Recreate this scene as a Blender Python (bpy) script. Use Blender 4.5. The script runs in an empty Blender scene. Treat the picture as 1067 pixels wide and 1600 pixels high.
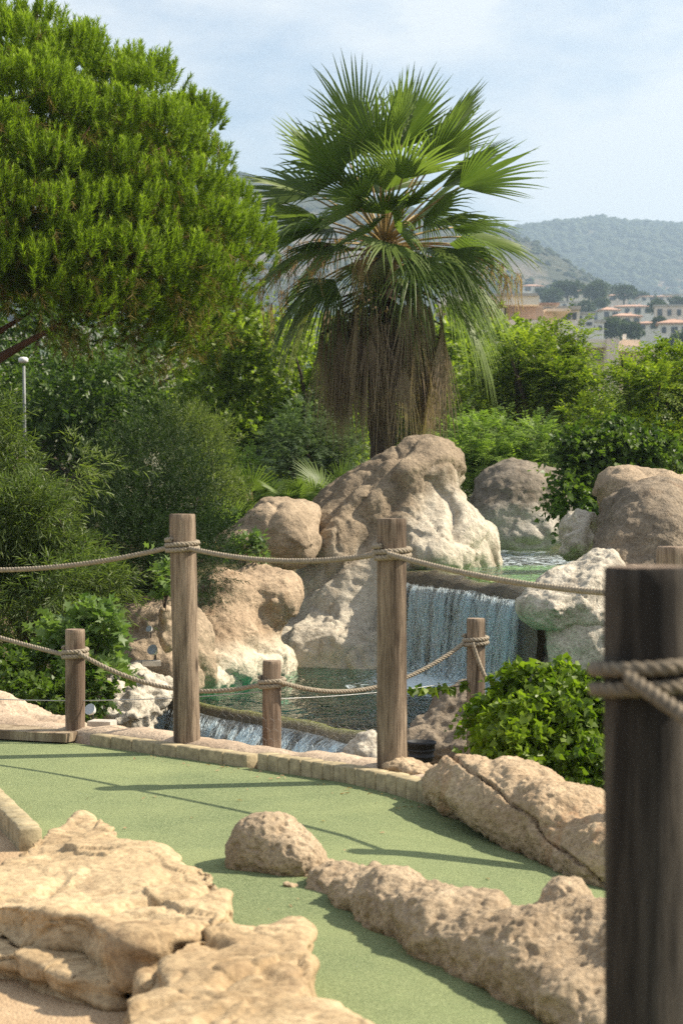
import bpy, bmesh, math, random
import numpy as np
from mathutils import Vector, Matrix, noise as mnoise
R = math.radians
S = bpy.context.scene
COL = S.collection

# ------------------------------------------------------------------ camera
EYE, F, CX, HZ = 1.32, 3111.0, 533.5, 766.0      # eye height, focal length and horizon in photograph pixels
cam = bpy.data.objects.new('camera', bpy.data.cameras.new('camera'))
COL.objects.link(cam)
cam.location = (0, 0, EYE); cam.rotation_euler = (R(90), 0, 0)
cam.data.sensor_fit = 'VERTICAL'; cam.data.sensor_height = 36; cam.data.sensor_width = 24
cam.data.lens = 70; cam.data.shift_y = -34 / 1600
cam.data.clip_start = 0.1; cam.data.clip_end = 9000
cam.data.dof.use_dof = True; cam.data.dof.focus_distance = 13.0; cam.data.dof.aperture_fstop = 6.3
S.camera = cam

# ------------------------------------------------------------------ light
SUN_EL = 43.0
sx, sy = 0.985, 0.17                              # towards the sun, on plan
w = bpy.data.worlds.new('World'); S.world = w; w.use_nodes = True
nt = w.node_tree; nt.nodes.clear()
o_ = nt.nodes.new('ShaderNodeOutputWorld'); b_ = nt.nodes.new('ShaderNodeBackground')
sk = nt.nodes.new('ShaderNodeTexSky'); sk.sky_type = 'NISHITA'; sk.sun_disc = False
sk.sun_elevation = R(SUN_EL); sk.sun_rotation = math.atan2(sx, sy)
sk.air_density = 1.0; sk.dust_density = 2.0; sk.ozone_density = 1.2
tc = nt.nodes.new('ShaderNodeTexCoord'); mp = nt.nodes.new('ShaderNodeMapping'); mp.inputs['Scale'].default_value = (1, 1, 2.2)
mp.inputs['Location'].default_value = (0.35, 0.0, 0.1)
nz = nt.nodes.new('ShaderNodeTexNoise'); nz.inputs['Scale'].default_value = 6.5; nz.inputs['Detail'].default_value = 7; nz.inputs['Roughness'].default_value = 0.55
rp = nt.nodes.new('ShaderNodeValToRGB'); rp.color_ramp.elements[0].position = 0.38; rp.color_ramp.elements[1].position = 0.60
rp.color_ramp.elements[0].color = (.05, .05, .05, 1); rp.color_ramp.elements[1].color = (.90, .90, .90, 1)
mx = nt.nodes.new('ShaderNodeMixRGB'); mx.inputs['Color2'].default_value = (6.1, 6.1, 6.1, 1)
b_.inputs['Strength'].default_value = 0.085
L = nt.links.new
L(tc.outputs['Generated'], mp.inputs['Vector']); L(mp.outputs['Vector'], nz.inputs['Vector']); L(nz.outputs['Fac'], rp.inputs['Fac'])
L(rp.outputs['Color'], mx.inputs['Fac']); L(sk.outputs['Color'], mx.inputs['Color1']); L(mx.outputs['Color'], b_.inputs['Color']); L(b_.outputs['Background'], o_.inputs['Surface'])
sd = bpy.data.lights.new('sun', 'SUN'); sd.energy = 5.0; sd.angle = R(0.53); sd.color = (1.0, 0.90, 0.75)
so = bpy.data.objects.new('sun', sd); COL.objects.link(so)
ce = math.cos(R(SUN_EL)); so.rotation_euler = Vector((sx * ce, sy * ce, math.sin(R(SUN_EL)))).to_track_quat('Z', 'Y').to_euler()
so.location = (30, 5, 40)
S.view_settings.view_transform = 'Standard'; S.view_settings.look = 'None'; S.view_settings.gamma = 1.0
S.view_settings.exposure = 1.02
S.render.engine = 'CYCLES'
S.cycles.max_bounces = 8; S.cycles.transparent_max_bounces = 24; S.cycles.transmission_bounces = 6
S.cycles.use_adaptive_sampling = True; S.cycles.adaptive_threshold = 0.006
S.cycles.use_denoising = False
S.cycles.volume_bounces = 0; S.cycles.sample_clamp_direct = 6; S.cycles.sample_clamp_indirect = 2.5
S.cycles.caustics_reflective = False; S.cycles.caustics_refractive = False

# ------------------------------------------------------------------ helpers
def P(px, py, d):                     # a point of the place seen at that photograph pixel, d metres away
    return Vector(((px - CX) / F * d, d, EYE - (py - HZ) / F * d))
def G(px, py, z=0.0):                 # the same on a level of height z
    d = (EYE - z) * F / (py - HZ)
    return Vector(((px - CX) / F * d, d, z))
def link(o, parent=None):
    COL.objects.link(o)
    if parent: o.parent = parent
    return o
def tag(o, label=None, cat=None, group=None, kind=None):
    if label: o['label'] = label
    if cat: o['category'] = cat
    if group: o['group'] = group
    if kind: o['kind'] = kind
    return o
def empty(name, loc, label=None, cat=None, group=None):
    o = bpy.data.objects.new(name, None); o.location = loc; COL.objects.link(o)
    o.empty_display_size = .2
    return tag(o, label, cat, group)
def mesh_obj(name, V, Fc, mat, parent=None, smooth=False, origin=None):
    V = np.asarray(V, dtype=np.float64)
    if origin is None:
        if parent is not None: origin = (0, 0, 0)
        else: origin = ((V[:, 0].min() + V[:, 0].max()) / 2, (V[:, 1].min() + V[:, 1].max()) / 2, V[:, 2].min())
    off = np.array(origin, dtype=np.float64)
    if parent is not None: off = np.array(parent_loc(parent))
    me = bpy.data.meshes.new(name)
    me.from_pydata((V - off).tolist(), [], Fc if isinstance(Fc, list) else Fc.tolist())
    if smooth: me.polygons.foreach_set('use_smooth', [True] * len(me.polygons))
    me.materials.append(mat); me.update()
    o = bpy.data.objects.new(name, me); link(o, parent)
    if parent is None: o.location = off
    return o
def parent_loc(p):
    v = Vector((0, 0, 0))
    while p: v = v + p.location; p = p.parent
    return v
def tri_mesh(name, V, T, mat, parent, rnd=None, smooth=False):
    """large triangle soups, V (n,3), T (m,3)"""
    V = np.asarray(V, np.float32) - np.array(parent_loc(parent) if parent else (0, 0, 0), np.float32)
    T = np.asarray(T, np.int32)
    me = bpy.data.meshes.new(name)
    me.vertices.add(len(V)); me.vertices.foreach_set('co', V.ravel())
    me.loops.add(T.size); me.loops.foreach_set('vertex_index', T.ravel())
    me.polygons.add(len(T)); me.polygons.foreach_set('loop_start', np.arange(0, T.size, 3, dtype=np.int32))
    if smooth: me.polygons.foreach_set('use_smooth', np.ones(len(T), bool))
    me.update(calc_edges=True)
    if rnd is not None:
        a = me.attributes.new('rnd', 'FLOAT', 'POINT'); a.data.foreach_set('value', np.asarray(rnd, np.float32))
    me.materials.append(mat)
    return link(bpy.data.objects.new(name, me), parent)
def box_vf(c, s, rz=0.0):
    x, y, z = s[0] / 2, s[1] / 2, s[2] / 2
    V = np.array([(-x, -y, -z), (x, -y, -z), (x, y, -z), (-x, y, -z), (-x, -y, z), (x, -y, z), (x, y, z), (-x, y, z)])
    cz, sz = math.cos(rz), math.sin(rz)
    V = np.c_[V[:, 0] * cz - V[:, 1] * sz, V[:, 0] * sz + V[:, 1] * cz, V[:, 2]] + np.array(c)
    return V, [[0, 3, 2, 1], [4, 5, 6, 7], [0, 1, 5, 4], [1, 2, 6, 5], [2, 3, 7, 6], [3, 0, 4, 7]]
def join(parts):
    Vs, Fs, n = [], [], 0
    for V, Fc in parts:
        Vs.append(np.asarray(V)); Fs += [[i + n for i in f] for f in Fc]; n += len(V)
    return np.concatenate(Vs), Fs
def tube_vf(pts, rad, k=8, cap=True):
    pts = [Vector(p) for p in pts]; n = len(pts)
    rad = [rad] * n if isinstance(rad, (int, float)) else rad
    V, Fc = [], []
    t0 = (pts[1] - pts[0]).normalized()
    u = t0.orthogonal().normalized()
    for i, p in enumerate(pts):
        t = (pts[min(i + 1, n - 1)] - pts[max(i - 1, 0)]).normalized()
        u = (u - t * u.dot(t)); u = u.normalized() if u.length > 1e-6 else t.orthogonal().normalized()
        v = t.cross(u)
        for j in range(k):
            a = 2 * math.pi * j / k
            V.append(p + (u * math.cos(a) + v * math.sin(a)) * rad[i])
    for i in range(n - 1):
        for j in range(k):
            Fc.append([i * k + j, i * k + (j + 1) % k, (i + 1) * k + (j + 1) % k, (i + 1) * k + j])
    if cap: Fc += [list(range(k))[::-1], [(n - 1) * k + j for j in range(k)]]
    return np.array([tuple(v) for v in V]), Fc
def nrm(a): return a / np.maximum(np.linalg.norm(a, axis=-1, keepdims=True), 1e-9)
def snoise(p, f, seed, n=7):          # cheap smooth noise of points, about -1..1
    r = np.random.default_rng(seed); p = np.asarray(p); out = np.zeros(len(p))
    for i in range(n):
        k = r.normal(size=3); k = k / np.linalg.norm(k) * f * r.uniform(.6, 1.7)
        out += np.sin(p @ k + r.uniform(0, 6.28))
    return out / n * 1.6

_pr = np.random.default_rng(1234); _perm = np.tile(_pr.permutation(256), 3); _grad = _pr.normal(size=(256, 3)); _grad /= np.linalg.norm(_grad, axis=1, keepdims=True)
def perlin(p):
    p = np.asarray(p, float); i = np.floor(p).astype(int); f = p - i; i &= 255; u = f * f * f * (f * (f * 6 - 15) + 10); out = 0.
    for dx in (0, 1):
        for dy in (0, 1):
            for dz in (0, 1):
                g = _grad[_perm[_perm[_perm[i[:, 0] + dx] + i[:, 1] + dy] + i[:, 2] + dz]]
                n_ = ((f - np.array([dx, dy, dz])) * g).sum(1)
                out = out + n_ * (u[:, 0] if dx else 1 - u[:, 0]) * (u[:, 1] if dy else 1 - u[:, 1]) * (u[:, 2] if dz else 1 - u[:, 2])
    return out * 1.6
def roughen(co, no, disp, seed):
    o = np.array([seed * 3.17, seed * 1.71, seed * 2.39]); h = np.zeros(len(co))
    for kind, sc, amp in disp:
        q = co / sc + o
        if kind == 'CLOUDS': h += perlin(q) * amp * .75 + perlin(q * 2.1 + 7) * amp * .3
        elif kind == 'RIDGE': q = q + .6 * np.c_[perlin(q * .7 + 3), perlin(q * .7 + 11), perlin(q * .7 + 19)]; h -= amp * np.clip(1 - np.abs(perlin(q)) * 5, 0, 1) ** 1.4 * np.clip(.5 + perlin(q * .45 + 31) * 1.6, 0, 1)
        elif kind == 'BILLOW': h += amp * (np.abs(perlin(q)) - .25)
        elif kind == 'FACET':
            r_ = np.random.default_rng(seed + int(sc * 1000)); lo_, hi_ = co.min(0), co.max(0); ns_ = int(min(260, max(10, np.prod((hi_ - lo_)[:2]) / sc ** 2 * 1.6)))
            sp = r_.uniform(lo_, hi_, (ns_, 3)); st = r_.uniform(-1, 1, ns_); dr = r_.normal(0, 1, (ns_, 3)); w_ = co + .25 * sc * np.c_[perlin(q + 5), perlin(q + 15), perlin(q + 25)]
            k_ = np.concatenate([((c_[:, None] - sp[None]) ** 2 * np.array([1, 1, 3.])).sum(-1).argmin(1) for c_ in np.array_split(w_, max(1, len(co) // 4000))])
            h += amp * (st[k_] * .5 + ((w_ - sp[k_]) / sc * dr[k_]).sum(1) * .35)
        elif kind == 'PIT': h -= amp * np.clip((perlin(q) - .22) * 4, 0, 1)
    return co + no * h[:, None]
# ------------------------------------------------------------------ materials
class NT:
    def __init__(s, name):
        s.m = bpy.data.materials.new(name); s.m.use_nodes = True; s.t = s.m.node_tree; s.t.nodes.clear()
        s.out = s.t.nodes.new('ShaderNodeOutputMaterial')
    def n(s, typ, **kw):
        nd = s.t.nodes.new('ShaderNode' + typ)
        for k, v in kw.items():
            if k in nd.inputs:
                if hasattr(v, 'is_output'): s.t.links.new(v, nd.inputs[k])
                else: nd.inputs[k].default_value = v
            else: setattr(nd, k, v)
        return nd
    def l(s, a, b): s.t.links.new(a, b)
    def pos(s, scale=(1, 1, 1)):
        g = s.n('NewGeometry'); m = s.n('Mapping'); m.inputs['Scale'].default_value = scale
        s.l(g.outputs['Position'], m.inputs['Vector']); return m.outputs['Vector']
    def noise(s, vec, sc, det=6, rough=.6, dist=0):
        return s.n('TexNoise', Vector=vec, Scale=sc, Detail=det, Roughness=rough, Distortion=dist).outputs['Fac']
    def ramp(s, fac, stops):
        r = s.n('ValToRGB'); e = r.color_ramp.elements
        while len(e) < len(stops): e.new(.5)
        for q, (p, c) in zip(e, stops):
            q.position = p; q.color = (c, c, c, 1) if isinstance(c, (int, float)) else (*c, 1)
        s.l(fac, r.inputs['Fac']); return r.outputs['Color']
    def mix(s, fac, a, b, mode='MIX'):
        m = s.n('MixRGB', blend_type=mode)
        for i, v in (('Fac', fac), ('Color1', a), ('Color2', b)):
            if hasattr(v, 'is_output'): s.l(v, m.inputs[i])
            elif isinstance(v, (int, float)): m.inputs[i].default_value = v if i == 'Fac' else (v, v, v, 1)
            else: m.inputs[i].default_value = (*v, 1)
        return m.outputs['Color']
    def math(s, op, a, b=0.0):
        m = s.n('Math', operation=op)
        for i, v in enumerate((a, b)):
            if hasattr(v, 'is_output'): s.l(v, m.inputs[i])
            else: m.inputs[i].default_value = v
        return m.outputs[0]
    def bump(s, h, st, dist=.01, normal=None):
        b = s.n('Bump', Strength=st, Distance=dist); s.l(h, b.inputs['Height'])
        if normal is not None: s.l(normal, b.inputs['Normal'])
        return b.outputs['Normal']
    def bsdf(s, col, rough=.8, normal=None, spec=.3, **kw):
        b = s.n('BsdfPrincipled'); b.inputs['Specular IOR Level'].default_value = spec
        for k, v in (('Base Color', col), ('Roughness', rough)):
            if hasattr(v, 'is_output'): s.l(v, b.inputs[k])
            else: b.inputs[k].default_value = (*v, 1) if k == 'Base Color' else v
        if normal is not None: s.l(normal, b.inputs['Normal'])
        for k, v in kw.items(): b.inputs[k].default_value = v
        s.l(b.outputs[0], s.out.inputs['Surface']); return b

def m_plain(name, col, rough=.7, var=.25, sc=8.0, bump=.2, bd=.01, metal=0.0, spec=.3):
    t = NT(name); v = t.pos()
    n1 = t.noise(v, sc, 6, .65)
    c = t.mix(t.ramp(n1, [(.3, 0.), (.7, 1.)]), tuple(x * (1 - var) for x in col), tuple(min(1, x * (1 + var)) for x in col))
    b = t.bsdf(c, rough, t.bump(n1, bump, bd), spec); b.inputs['Metallic'].default_value = metal
    return t.m
def m_rock(name, c1, c2, cd, grain=60., pit=26., bs=.9, bd=.02, white=None, cw=(.62, .57, .47), stain=None, wnoise=.35, strata=0.0):
    """sprayed concrete and limestone; white=(z0,z1): limewashed below that height"""
    t = NT(name); v = t.pos()
    big = t.noise(v, 1.7, 5, .6, .4); mid = t.noise(v, 7, 7, .65, .3); fine = t.noise(v, grain, 6, .7)
    col = t.mix(t.ramp(big, [(.32, 0.), (.66, 1.)]), c1, c2)
    col = t.mix(t.ramp(mid, [(.50, 0.), (.72, .8)]), col, tuple(x * 1.25 for x in c2))
    vor = t.n('TexVoronoi', Vector=v, Scale=pit, Randomness=1.0).outputs['Distance']
    pits = t.math('MULTIPLY', t.ramp(vor, [(.0, 1.), (.34, 0.)]), t.ramp(mid, [(.38, 0.), (.62, 1.)]))
    if stain is not None:
        st = t.noise(t.pos((1, 1, .55)), 2.6, 7, .7, .6)
        col = t.mix(t.ramp(st, [(.55, 0.), (.70, .75)]), col, stain)
    wf = None
    if white is not None:
        g = t.n('SeparateXYZ', Vector=v).outputs['Z']
        if len(white) > 2:
            qx = t.n('MapRange', **{'From Min': white[2], 'From Max': white[3], 'To Max': white[4]}); t.l(t.n('SeparateXYZ', Vector=v).outputs['X'], qx.inputs['Value']); g = t.math('SUBTRACT', g, qx.outputs[0])
        q = t.n('MapRange', **{'From Min': white[1], 'From Max': white[0]}); t.l(g, q.inputs['Value'])
        wn = t.math('ADD', q.outputs[0], t.math('MULTIPLY', t.math('SUBTRACT', t.noise(v, 3.2, 8, .7, .8), .5), wnoise * 6))
        wf = t.ramp(wn, [(.18, 0.), (.85, 1.)])
        wc = t.mix(t.ramp(mid, [(.35, 0.), (.7, 1.)]), tuple(x * .72 for x in cw), cw)
        s2 = t.noise(t.pos((2.2, 2.2, .6)), 2.4, 7, .7, .8); wc = t.mix(t.ramp(s2, [(.52, 0.), (.68, .65)]), wc, (.24, .19, .13))
        col = t.mix(wf, col, wc)
    fd = t.ramp(fine, [(.30, .65), (.56, 0.)])
    if wf is not None: fd = t.math('MULTIPLY', fd, t.math('SUBTRACT', 1.0, t.math('MULTIPLY', wf, .6)))
    col = t.mix(fd, col, cd)
    h = t.math('ADD', t.math('MULTIPLY', mid, 1.1), t.math('MULTIPLY', fine, .55))
    h = t.math('SUBTRACT', h, t.math('MULTIPLY', pits, .35))
    if strata:
        h = t.math('ADD', h, t.math('MULTIPLY', t.noise(t.pos((1.2, 1.2, 9)), 2.2, 6, .6, 1.2), strata))
    t.bsdf(col, .93, t.bump(h, bs, bd), .15)
    return t.m
def m_leaf(name, dark, light, trans=.35, rough=.5, spec=.3, tip=None):
    t = NT(name); rough = max(rough, .45); spec = min(spec, .35)
    a = t.n('Attribute', attribute_name='rnd').outputs['Fac']
    c = t.ramp(a, [(.0, dark), (1., light)] if tip is None else [(.0, dark), (.72, light), (1., tip)])
    b = t.n('BsdfPrincipled'); b.inputs['Specular IOR Level'].default_value = spec; b.inputs['Roughness'].default_value = rough
    t.l(c, b.inputs['Base Color'])
    tr = t.n('BsdfTranslucent'); t.l(t.mix(1., c, (1.35, 1.5, .7), 'MULTIPLY'), tr.inputs['Color'])
    m = t.n('MixShader', Fac=trans); t.l(b.outputs[0], m.inputs[1]); t.l(tr.outputs[0], m.inputs[2])
    t.l(m.outputs[0], t.out.inputs['Surface']); return t.m
def m_wood(name, c1, c2, cd, zs=1.0):
    t = NT(name); v = t.pos((14, 14, .9 * zs)); v2 = t.pos((6, 6, .7))
    g = t.noise(v, 3.0, 9, .7, .6); big = t.noise(v2, 1.3, 5, .6, .5); fine = t.noise(t.pos((60, 60, 3)), 3, 6, .7)
    c = t.mix(t.ramp(g, [(.32, 0.), (.66, 1.)]), c1, c2)
    c = t.mix(t.ramp(big, [(.45, 0.), (.57, .85)]), c, cd)
    c = t.mix(t.ramp(fine, [(.32, .7), (.5, 0.)]), c, tuple(x * .5 for x in cd))
    kn = t.ramp(t.n('TexVoronoi', Vector=t.pos((7, 7, 2.6)), Scale=1.0).outputs['Distance'], [(.06, .9), (.11, .35), (.16, 0.)])
    c = t.mix(kn, c, tuple(x * .6 for x in cd))
    h = t.math('ADD', t.math('MULTIPLY', g, 1.0), t.math('MULTIPLY', fine, .6))
    t.bsdf(c, .85, t.bump(h, .7, .008), .2); return t.m

M = {}
M['rock_tan'] = m_rock('rock_tan', (.28, .215, .145), (.43, .335, .23), (.075, .052, .034), 55, 20)
M['rock_grey'] = m_rock('rock_grey', (.19, .155, .115), (.28, .235, .175), (.055, .043, .032), 34, 15, 1.0, .035, white=(.55, .62), stain=(.12, .09, .06))
M['rock_main'] = m_rock('rock_main', (.21, .165, .115), (.34, .265, .18), (.06, .045, .03), 34, 14, 1.0, .035, white=(.35, .95, .40, .95, .75), cw=(.62, .55, .43), stain=(.16, .12, .085), wnoise=.26)
M['rock_back'] = m_rock('rock_back', (.17, .145, .115), (.26, .22, .17), (.06, .05, .04), 30, 12, .9, .03, white=(.95, 1.25), cw=(.50, .46, .39), stain=(.13, .10, .07))
M['rock_ledge'] = m_rock('rock_ledge', (.33, .24, .155), (.48, .365, .245), (.10, .068, .044), 40, 16, 1.0, .03, white=(-.20, .10), cw=(.74, .66, .50), stain=(.27, .17, .095), wnoise=.12)
M['rock_white'] = m_rock('rock_white', (.46, .41, .32), (.62, .56, .45), (.12, .09, .065), 40, 14, .9, .03, stain=(.16, .12, .08))
M['rock_right'] = m_rock('rock_right', (.17, .14, .105), (.30, .24, .17), (.05, .038, .028), 34, 15, 1.0, .035, stain=(.20, .13, .08))
M['rock_near'] = m_rock('rock_near', (.33, .245, .155), (.50, .39, .26), (.085, .058, .036), 75, 34, 1.0, .016, stain=(.22, .15, .09))
M['rock_crack'] = m_rock('rock_crack', (.34, .24, .145), (.52, .40, .26), (.10, .065, .04), 65, 28, 1.0, .016, stain=(.42, .20, .085))
M['rock_slab'] = m_rock('rock_slab', (.33, .23, .125), (.54, .41, .245), (.11, .072, .042), 48, 9, .8, .014, stain=(.20, .125, .07), strata=.4)
M['bank'] = m_rock('bank', (.36, .27, .19), (.55, .43, .31), (.12, .09, .06), 60, 30, .8, .015)

t = NT('turf'); v = t.pos()
f1 = t.noise(v, 105, 4, .8); f2 = t.noise(v, 230, 3, .7); f3 = t.noise(v, 1.3, 5, .6); f4 = t.noise(v, 12, 5, .7)
c = t.mix(t.ramp(f1, [(.34, 0.), (.64, 1.)]), (.115, .156, .068), (.335, .378, .190))
c = t.mix(t.ramp(f2, [(.38, .75), (.52, 0.)]), c, (.060, .105, .040))
c = t.mix(t.ramp(f3, [(.40, 0.), (.66, .55)]), c, (.33, .37, .17))
c = t.mix(t.ramp(f4, [(.56, 0.), (.78, .30)]), c, (.20, .28, .11))
t.bsdf(c, .9, t.bump(t.math('ADD', f1, f2), .9, .008), .12); M['turf'] = t.m

t = NT('soil'); v = t.pos(); f1 = t.noise(v, 3, 8, .7); f2 = t.noise(v, 70, 5, .7)
c = t.mix(t.ramp(f1, [(.35, 0.), (.65, 1.)]), (.055, .050, .025), (.12, .10, .055))
c = t.mix(t.ramp(f2, [(.3, .6), (.55, 0.)]), c, (.02, .018, .01))
t.bsdf(c, .95, t.bump(f2, .8, .02), .1); M['soil'] = t.m
t = NT('path_gravel'); v = t.pos(); f1 = t.noise(v, 3, 6, .6); f2 = t.noise(v, 95, 4, .7); vo = t.n('TexVoronoi', Vector=v, Scale=110.0)
c = t.mix(t.ramp(f1, [(.35, 0.), (.65, 1.)]), (.40, .28, .165), (.53, .39, .245))
c = t.mix(t.ramp(f2, [(.32, .7), (.56, 0.)]), c, (.20, .13, .08))
t.bsdf(c, .95, t.bump(t.math('ADD', f2, vo.outputs['Distance']), .7, .006), .1); M['path'] = t.m

M['post'] = m_wood('post_wood', (.12, .085, .055), (.37, .285, .20), (.060, .040, .026))
M['post_pale'] = m_wood('post_wood_pale', (.17, .118, .08), (.40, .305, .22), (.10, .066, .044))
M['post_shaded'] = m_wood('post_wood_shaded', (.034, .029, .023), (.105, .088, .068), (.018, .015, .012))  # near post: darkness of its shaded side put into the wood colour
M['plank'] = m_wood('plank_wood', (.27, .205, .13), (.42, .34, .23), (.17, .12, .075), 6)
M['kerb'] = m_plain('kerb_timber', (.33, .27, .16), .9, .40, 22, .8, .008)
M['rope'] = m_plain('rope_fibre', (.30, .25, .18), .9, .28, 60, .5, .003)
M['rope_shaded'] = m_plain('rope_fibre_shaded', (.185, .15, .105), .9, .35, 60, .5, .003)  # darker copy of the rope, shade painted in for the near coil
M['wire'] = m_plain('wire_steel', (.42, .42, .40), .45, .2, 40, .1, .001, metal=.7)
M['pot'] = m_plain('pot_rubber', (.030, .031, .033), .6, .3, 20, .3, .004)
M['lampgrey'] = m_plain('lamp_grey_metal', (.22, .23, .22), .5, .2, 12, .1, .004)
M['lampwhite'] = m_plain('lamp_white_plastic', (.75, .74, .70), .4, .08, 12, .1, .004)
M['black'] = m_plain('dark_metal', (.03, .03, .03), .5, .3, 12, .1, .004)
M['concrete'] = m_plain('grey_concrete', (.42, .38, .32), .9, .25, 18, .5, .006)
M['glassy'] = m_plain('lens_glass', (.35, .40, .42), .08, .1, 9, .0, .004, spec=.8)

t = NT('pond_water'); v = t.pos((1, 1, 1)); wv = t.pos((1.0, .55, 1))
h1 = t.noise(wv, 2.6, 3, .5, .9); h2 = t.noise(wv, 9, 3, .5, .6)
nb = t.bump(t.math('ADD', h1, t.math('MULTIPLY', h2, .45)), 1.0, .17)
fr = t.n('Fresnel', IOR=1.2); t.l(nb, fr.inputs['Normal'])
gl = t.n('BsdfGlossy', Roughness=.10); gl.inputs['Color'].default_value = (1, 1, 1, 1); t.l(nb, gl.inputs['Normal'])
tr = t.n('BsdfTransparent'); tr.inputs['Color'].default_value = (.62, .88, .80, 1)
m1 = t.n('MixShader'); t.l(fr.outputs[0], m1.inputs[0]); t.l(tr.outputs[0], m1.inputs[1]); t.l(gl.outputs[0], m1.inputs[2])
fo = t.n('BsdfDiffuse'); fo.inputs['Color'].default_value = (.72, .82, .86, 1)  # white over the water: foam under the fall, painted sky glints elsewhere
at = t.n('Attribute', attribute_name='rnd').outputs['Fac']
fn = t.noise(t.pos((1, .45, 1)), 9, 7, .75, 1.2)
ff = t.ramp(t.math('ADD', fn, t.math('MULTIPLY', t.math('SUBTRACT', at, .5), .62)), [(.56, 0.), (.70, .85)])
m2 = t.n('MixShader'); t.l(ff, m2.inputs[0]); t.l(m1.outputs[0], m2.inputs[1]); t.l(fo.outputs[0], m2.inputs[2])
t.l(m2.outputs[0], t.out.inputs['Surface']); M['water'] = t.m

t = NT('pond_bed'); v = t.pos(); z = t.n('SeparateXYZ', Vector=v).outputs['Z']; f1 = t.noise(v, 4, 7, .7, .5)
q = t.n('MapRange', **{'From Min': -.95, 'From Max': -.42}); t.l(z, q.inputs['Value'])
c = t.ramp(t.math('ADD', q.outputs[0], t.math('MULTIPLY', t.math('SUBTRACT', f1, .5), .6)), [(.05, (.085, .340, .265)), (.55, (.20, .40, .22)), (1., (.55, .48, .24))])
t.bsdf(c, .9, t.bump(f1, .5, .03), .2); M['bed'] = t.m

t = NT('wet_weir_stone'); v = t.pos(); f1 = t.noise(v, 5, 7, .7, .4); f2 = t.noise(v, 45, 5, .7); at = t.n('Attribute', attribute_name='rnd').outputs['Fac']
c = t.mix(t.ramp(f1, [(.35, 0.), (.65, 1.)]), (.045, .036, .018), (.15, .115, .055))
c = t.mix(t.ramp(t.math('ADD', at, t.math('MULTIPLY', t.math('SUBTRACT', f1, .5), .5)), [(.55, 0.), (.85, .85)]), c, (.19, .21, .035))
c = t.mix(t.ramp(f2, [(.35, .7), (.6, 0.)]), c, (.02, .016, .008))
t.bsdf(c, .32, t.bump(t.math('ADD', f1, f2), .9, .03), .55); M['weir'] = t.m

def m_fall(name, lo, hi, stretch):
    t = NT(name); v = t.pos((1, 1, stretch)); f1 = t.noise(v, 16, 8, .75, .4); f2 = t.noise(t.pos((1, 1, .35)), 60, 5, .7)
    f3 = t.noise(t.pos((1, 1, .22)), 7, 5, .65)
    a = t.ramp(t.math('ADD', t.math('ADD', t.math('MULTIPLY', f1, .55), t.math('MULTIPLY', f2, .45)), t.math('MULTIPLY', t.math('SUBTRACT', f3, .5), .55)), [(lo, .06), (hi, .82)])
    tr = t.n('BsdfTransparent'); b = t.n('BsdfPrincipled'); b.inputs['Base Color'].default_value = (.80, .88, .92, 1); b.inputs['Roughness'].default_value = .25
    tl = t.n('BsdfTranslucent'); tl.inputs['Color'].default_value = (.80, .92, .97, 1)
    mm = t.n('MixShader', Fac=.45); t.l(b.outputs[0], mm.inputs[1]); t.l(tl.outputs[0], mm.inputs[2])
    m = t.n('MixShader'); t.l(a, m.inputs[0]); t.l(tr.outputs[0], m.inputs[1]); t.l(mm.outputs[0], m.inputs[2]); t.l(m.outputs[0], t.out.inputs['Surface']); return t.m
M['fall'] = m_fall('falling_water', .40, .62, .14)
t = NT('water_strand'); b = t.n('BsdfPrincipled'); b.inputs['Base Color'].default_value = (.88, .94, .97, 1); b.inputs['Roughness'].default_value = .2
tl = t.n('BsdfTranslucent'); tl.inputs['Color'].default_value = (.80, .92, .98, 1); m = t.n('MixShader', Fac=.7)
t.l(b.outputs[0], m.inputs[1]); t.l(tl.outputs[0], m.inputs[2]); t.l(m.outputs[0], t.out.inputs['Surface']); M['strand'] = t.m

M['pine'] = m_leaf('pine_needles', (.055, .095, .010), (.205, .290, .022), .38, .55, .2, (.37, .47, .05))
M['pine_brown'] = m_leaf('pine_dead_needles', (.09, .060, .018), (.20, .16, .050), .25, .7, .1)
M['plane'] = m_leaf('broad_leaves', (.080, .135, .014), (.300, .365, .050), .5, .38, .45)
M['holm'] = m_leaf('glossy_dark_leaves', (.030, .068, .010), (.125, .185, .030), .35, .32, .5)
M['narrow'] = m_leaf('narrow_leaves', (.050, .085, .019), (.195, .240, .062), .38, .45, .35)
M['fine'] = m_leaf('fine_dark_leaves', (.012, .028, .008), (.045, .074, .018), .25, .6, .2)
M['greygreen'] = m_leaf('grey_green_leaves', (.080, .125, .060), (.17, .230, .105), .35, .5, .3)
M['pinnate'] = m_leaf('pinnate_leaves', (.080, .130, .014), (.250, .305, .032), .48, .42, .4)
M['mimosa'] = m_leaf('feathery_leaves', (.110, .180, .025), (.250, .350, .065), .45, .5, .3)
M['heart'] = m_leaf('heart_leaves', (.035, .075, .010), (.135, .195, .030), .42, .4, .4)
M['ivy'] = m_leaf('ivy_leaves', (.045, .095, .008), (.200, .275, .022), .45, .33, .5)
M['fig'] = m_leaf('fig_leaves', (.070, .130, .030), (.210, .290, .080), .38, .35, .5)
M['palm'] = m_leaf('palm_blade', (.055, .098, .022), (.185, .245, .060), .45, .34, .5)
M['palm_yellow'] = m_leaf('palm_blade_yellow', (.16, .19, .055), (.33, .33, .13), .30, .4, .4)
M['palm_dead'] = m_leaf('palm_dead_blade', (.15, .103, .068), (.39, .30, .21), .25, .8, .1)
M['palm_straw'] = m_leaf('palm_straw', (.28, .18, .10), (.48, .33, .20), .25, .8, .1)
M['petiole'] = m_plain('palm_petiole', (.30, .21, .075), .5, .3, 9, .2, .004)
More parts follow.
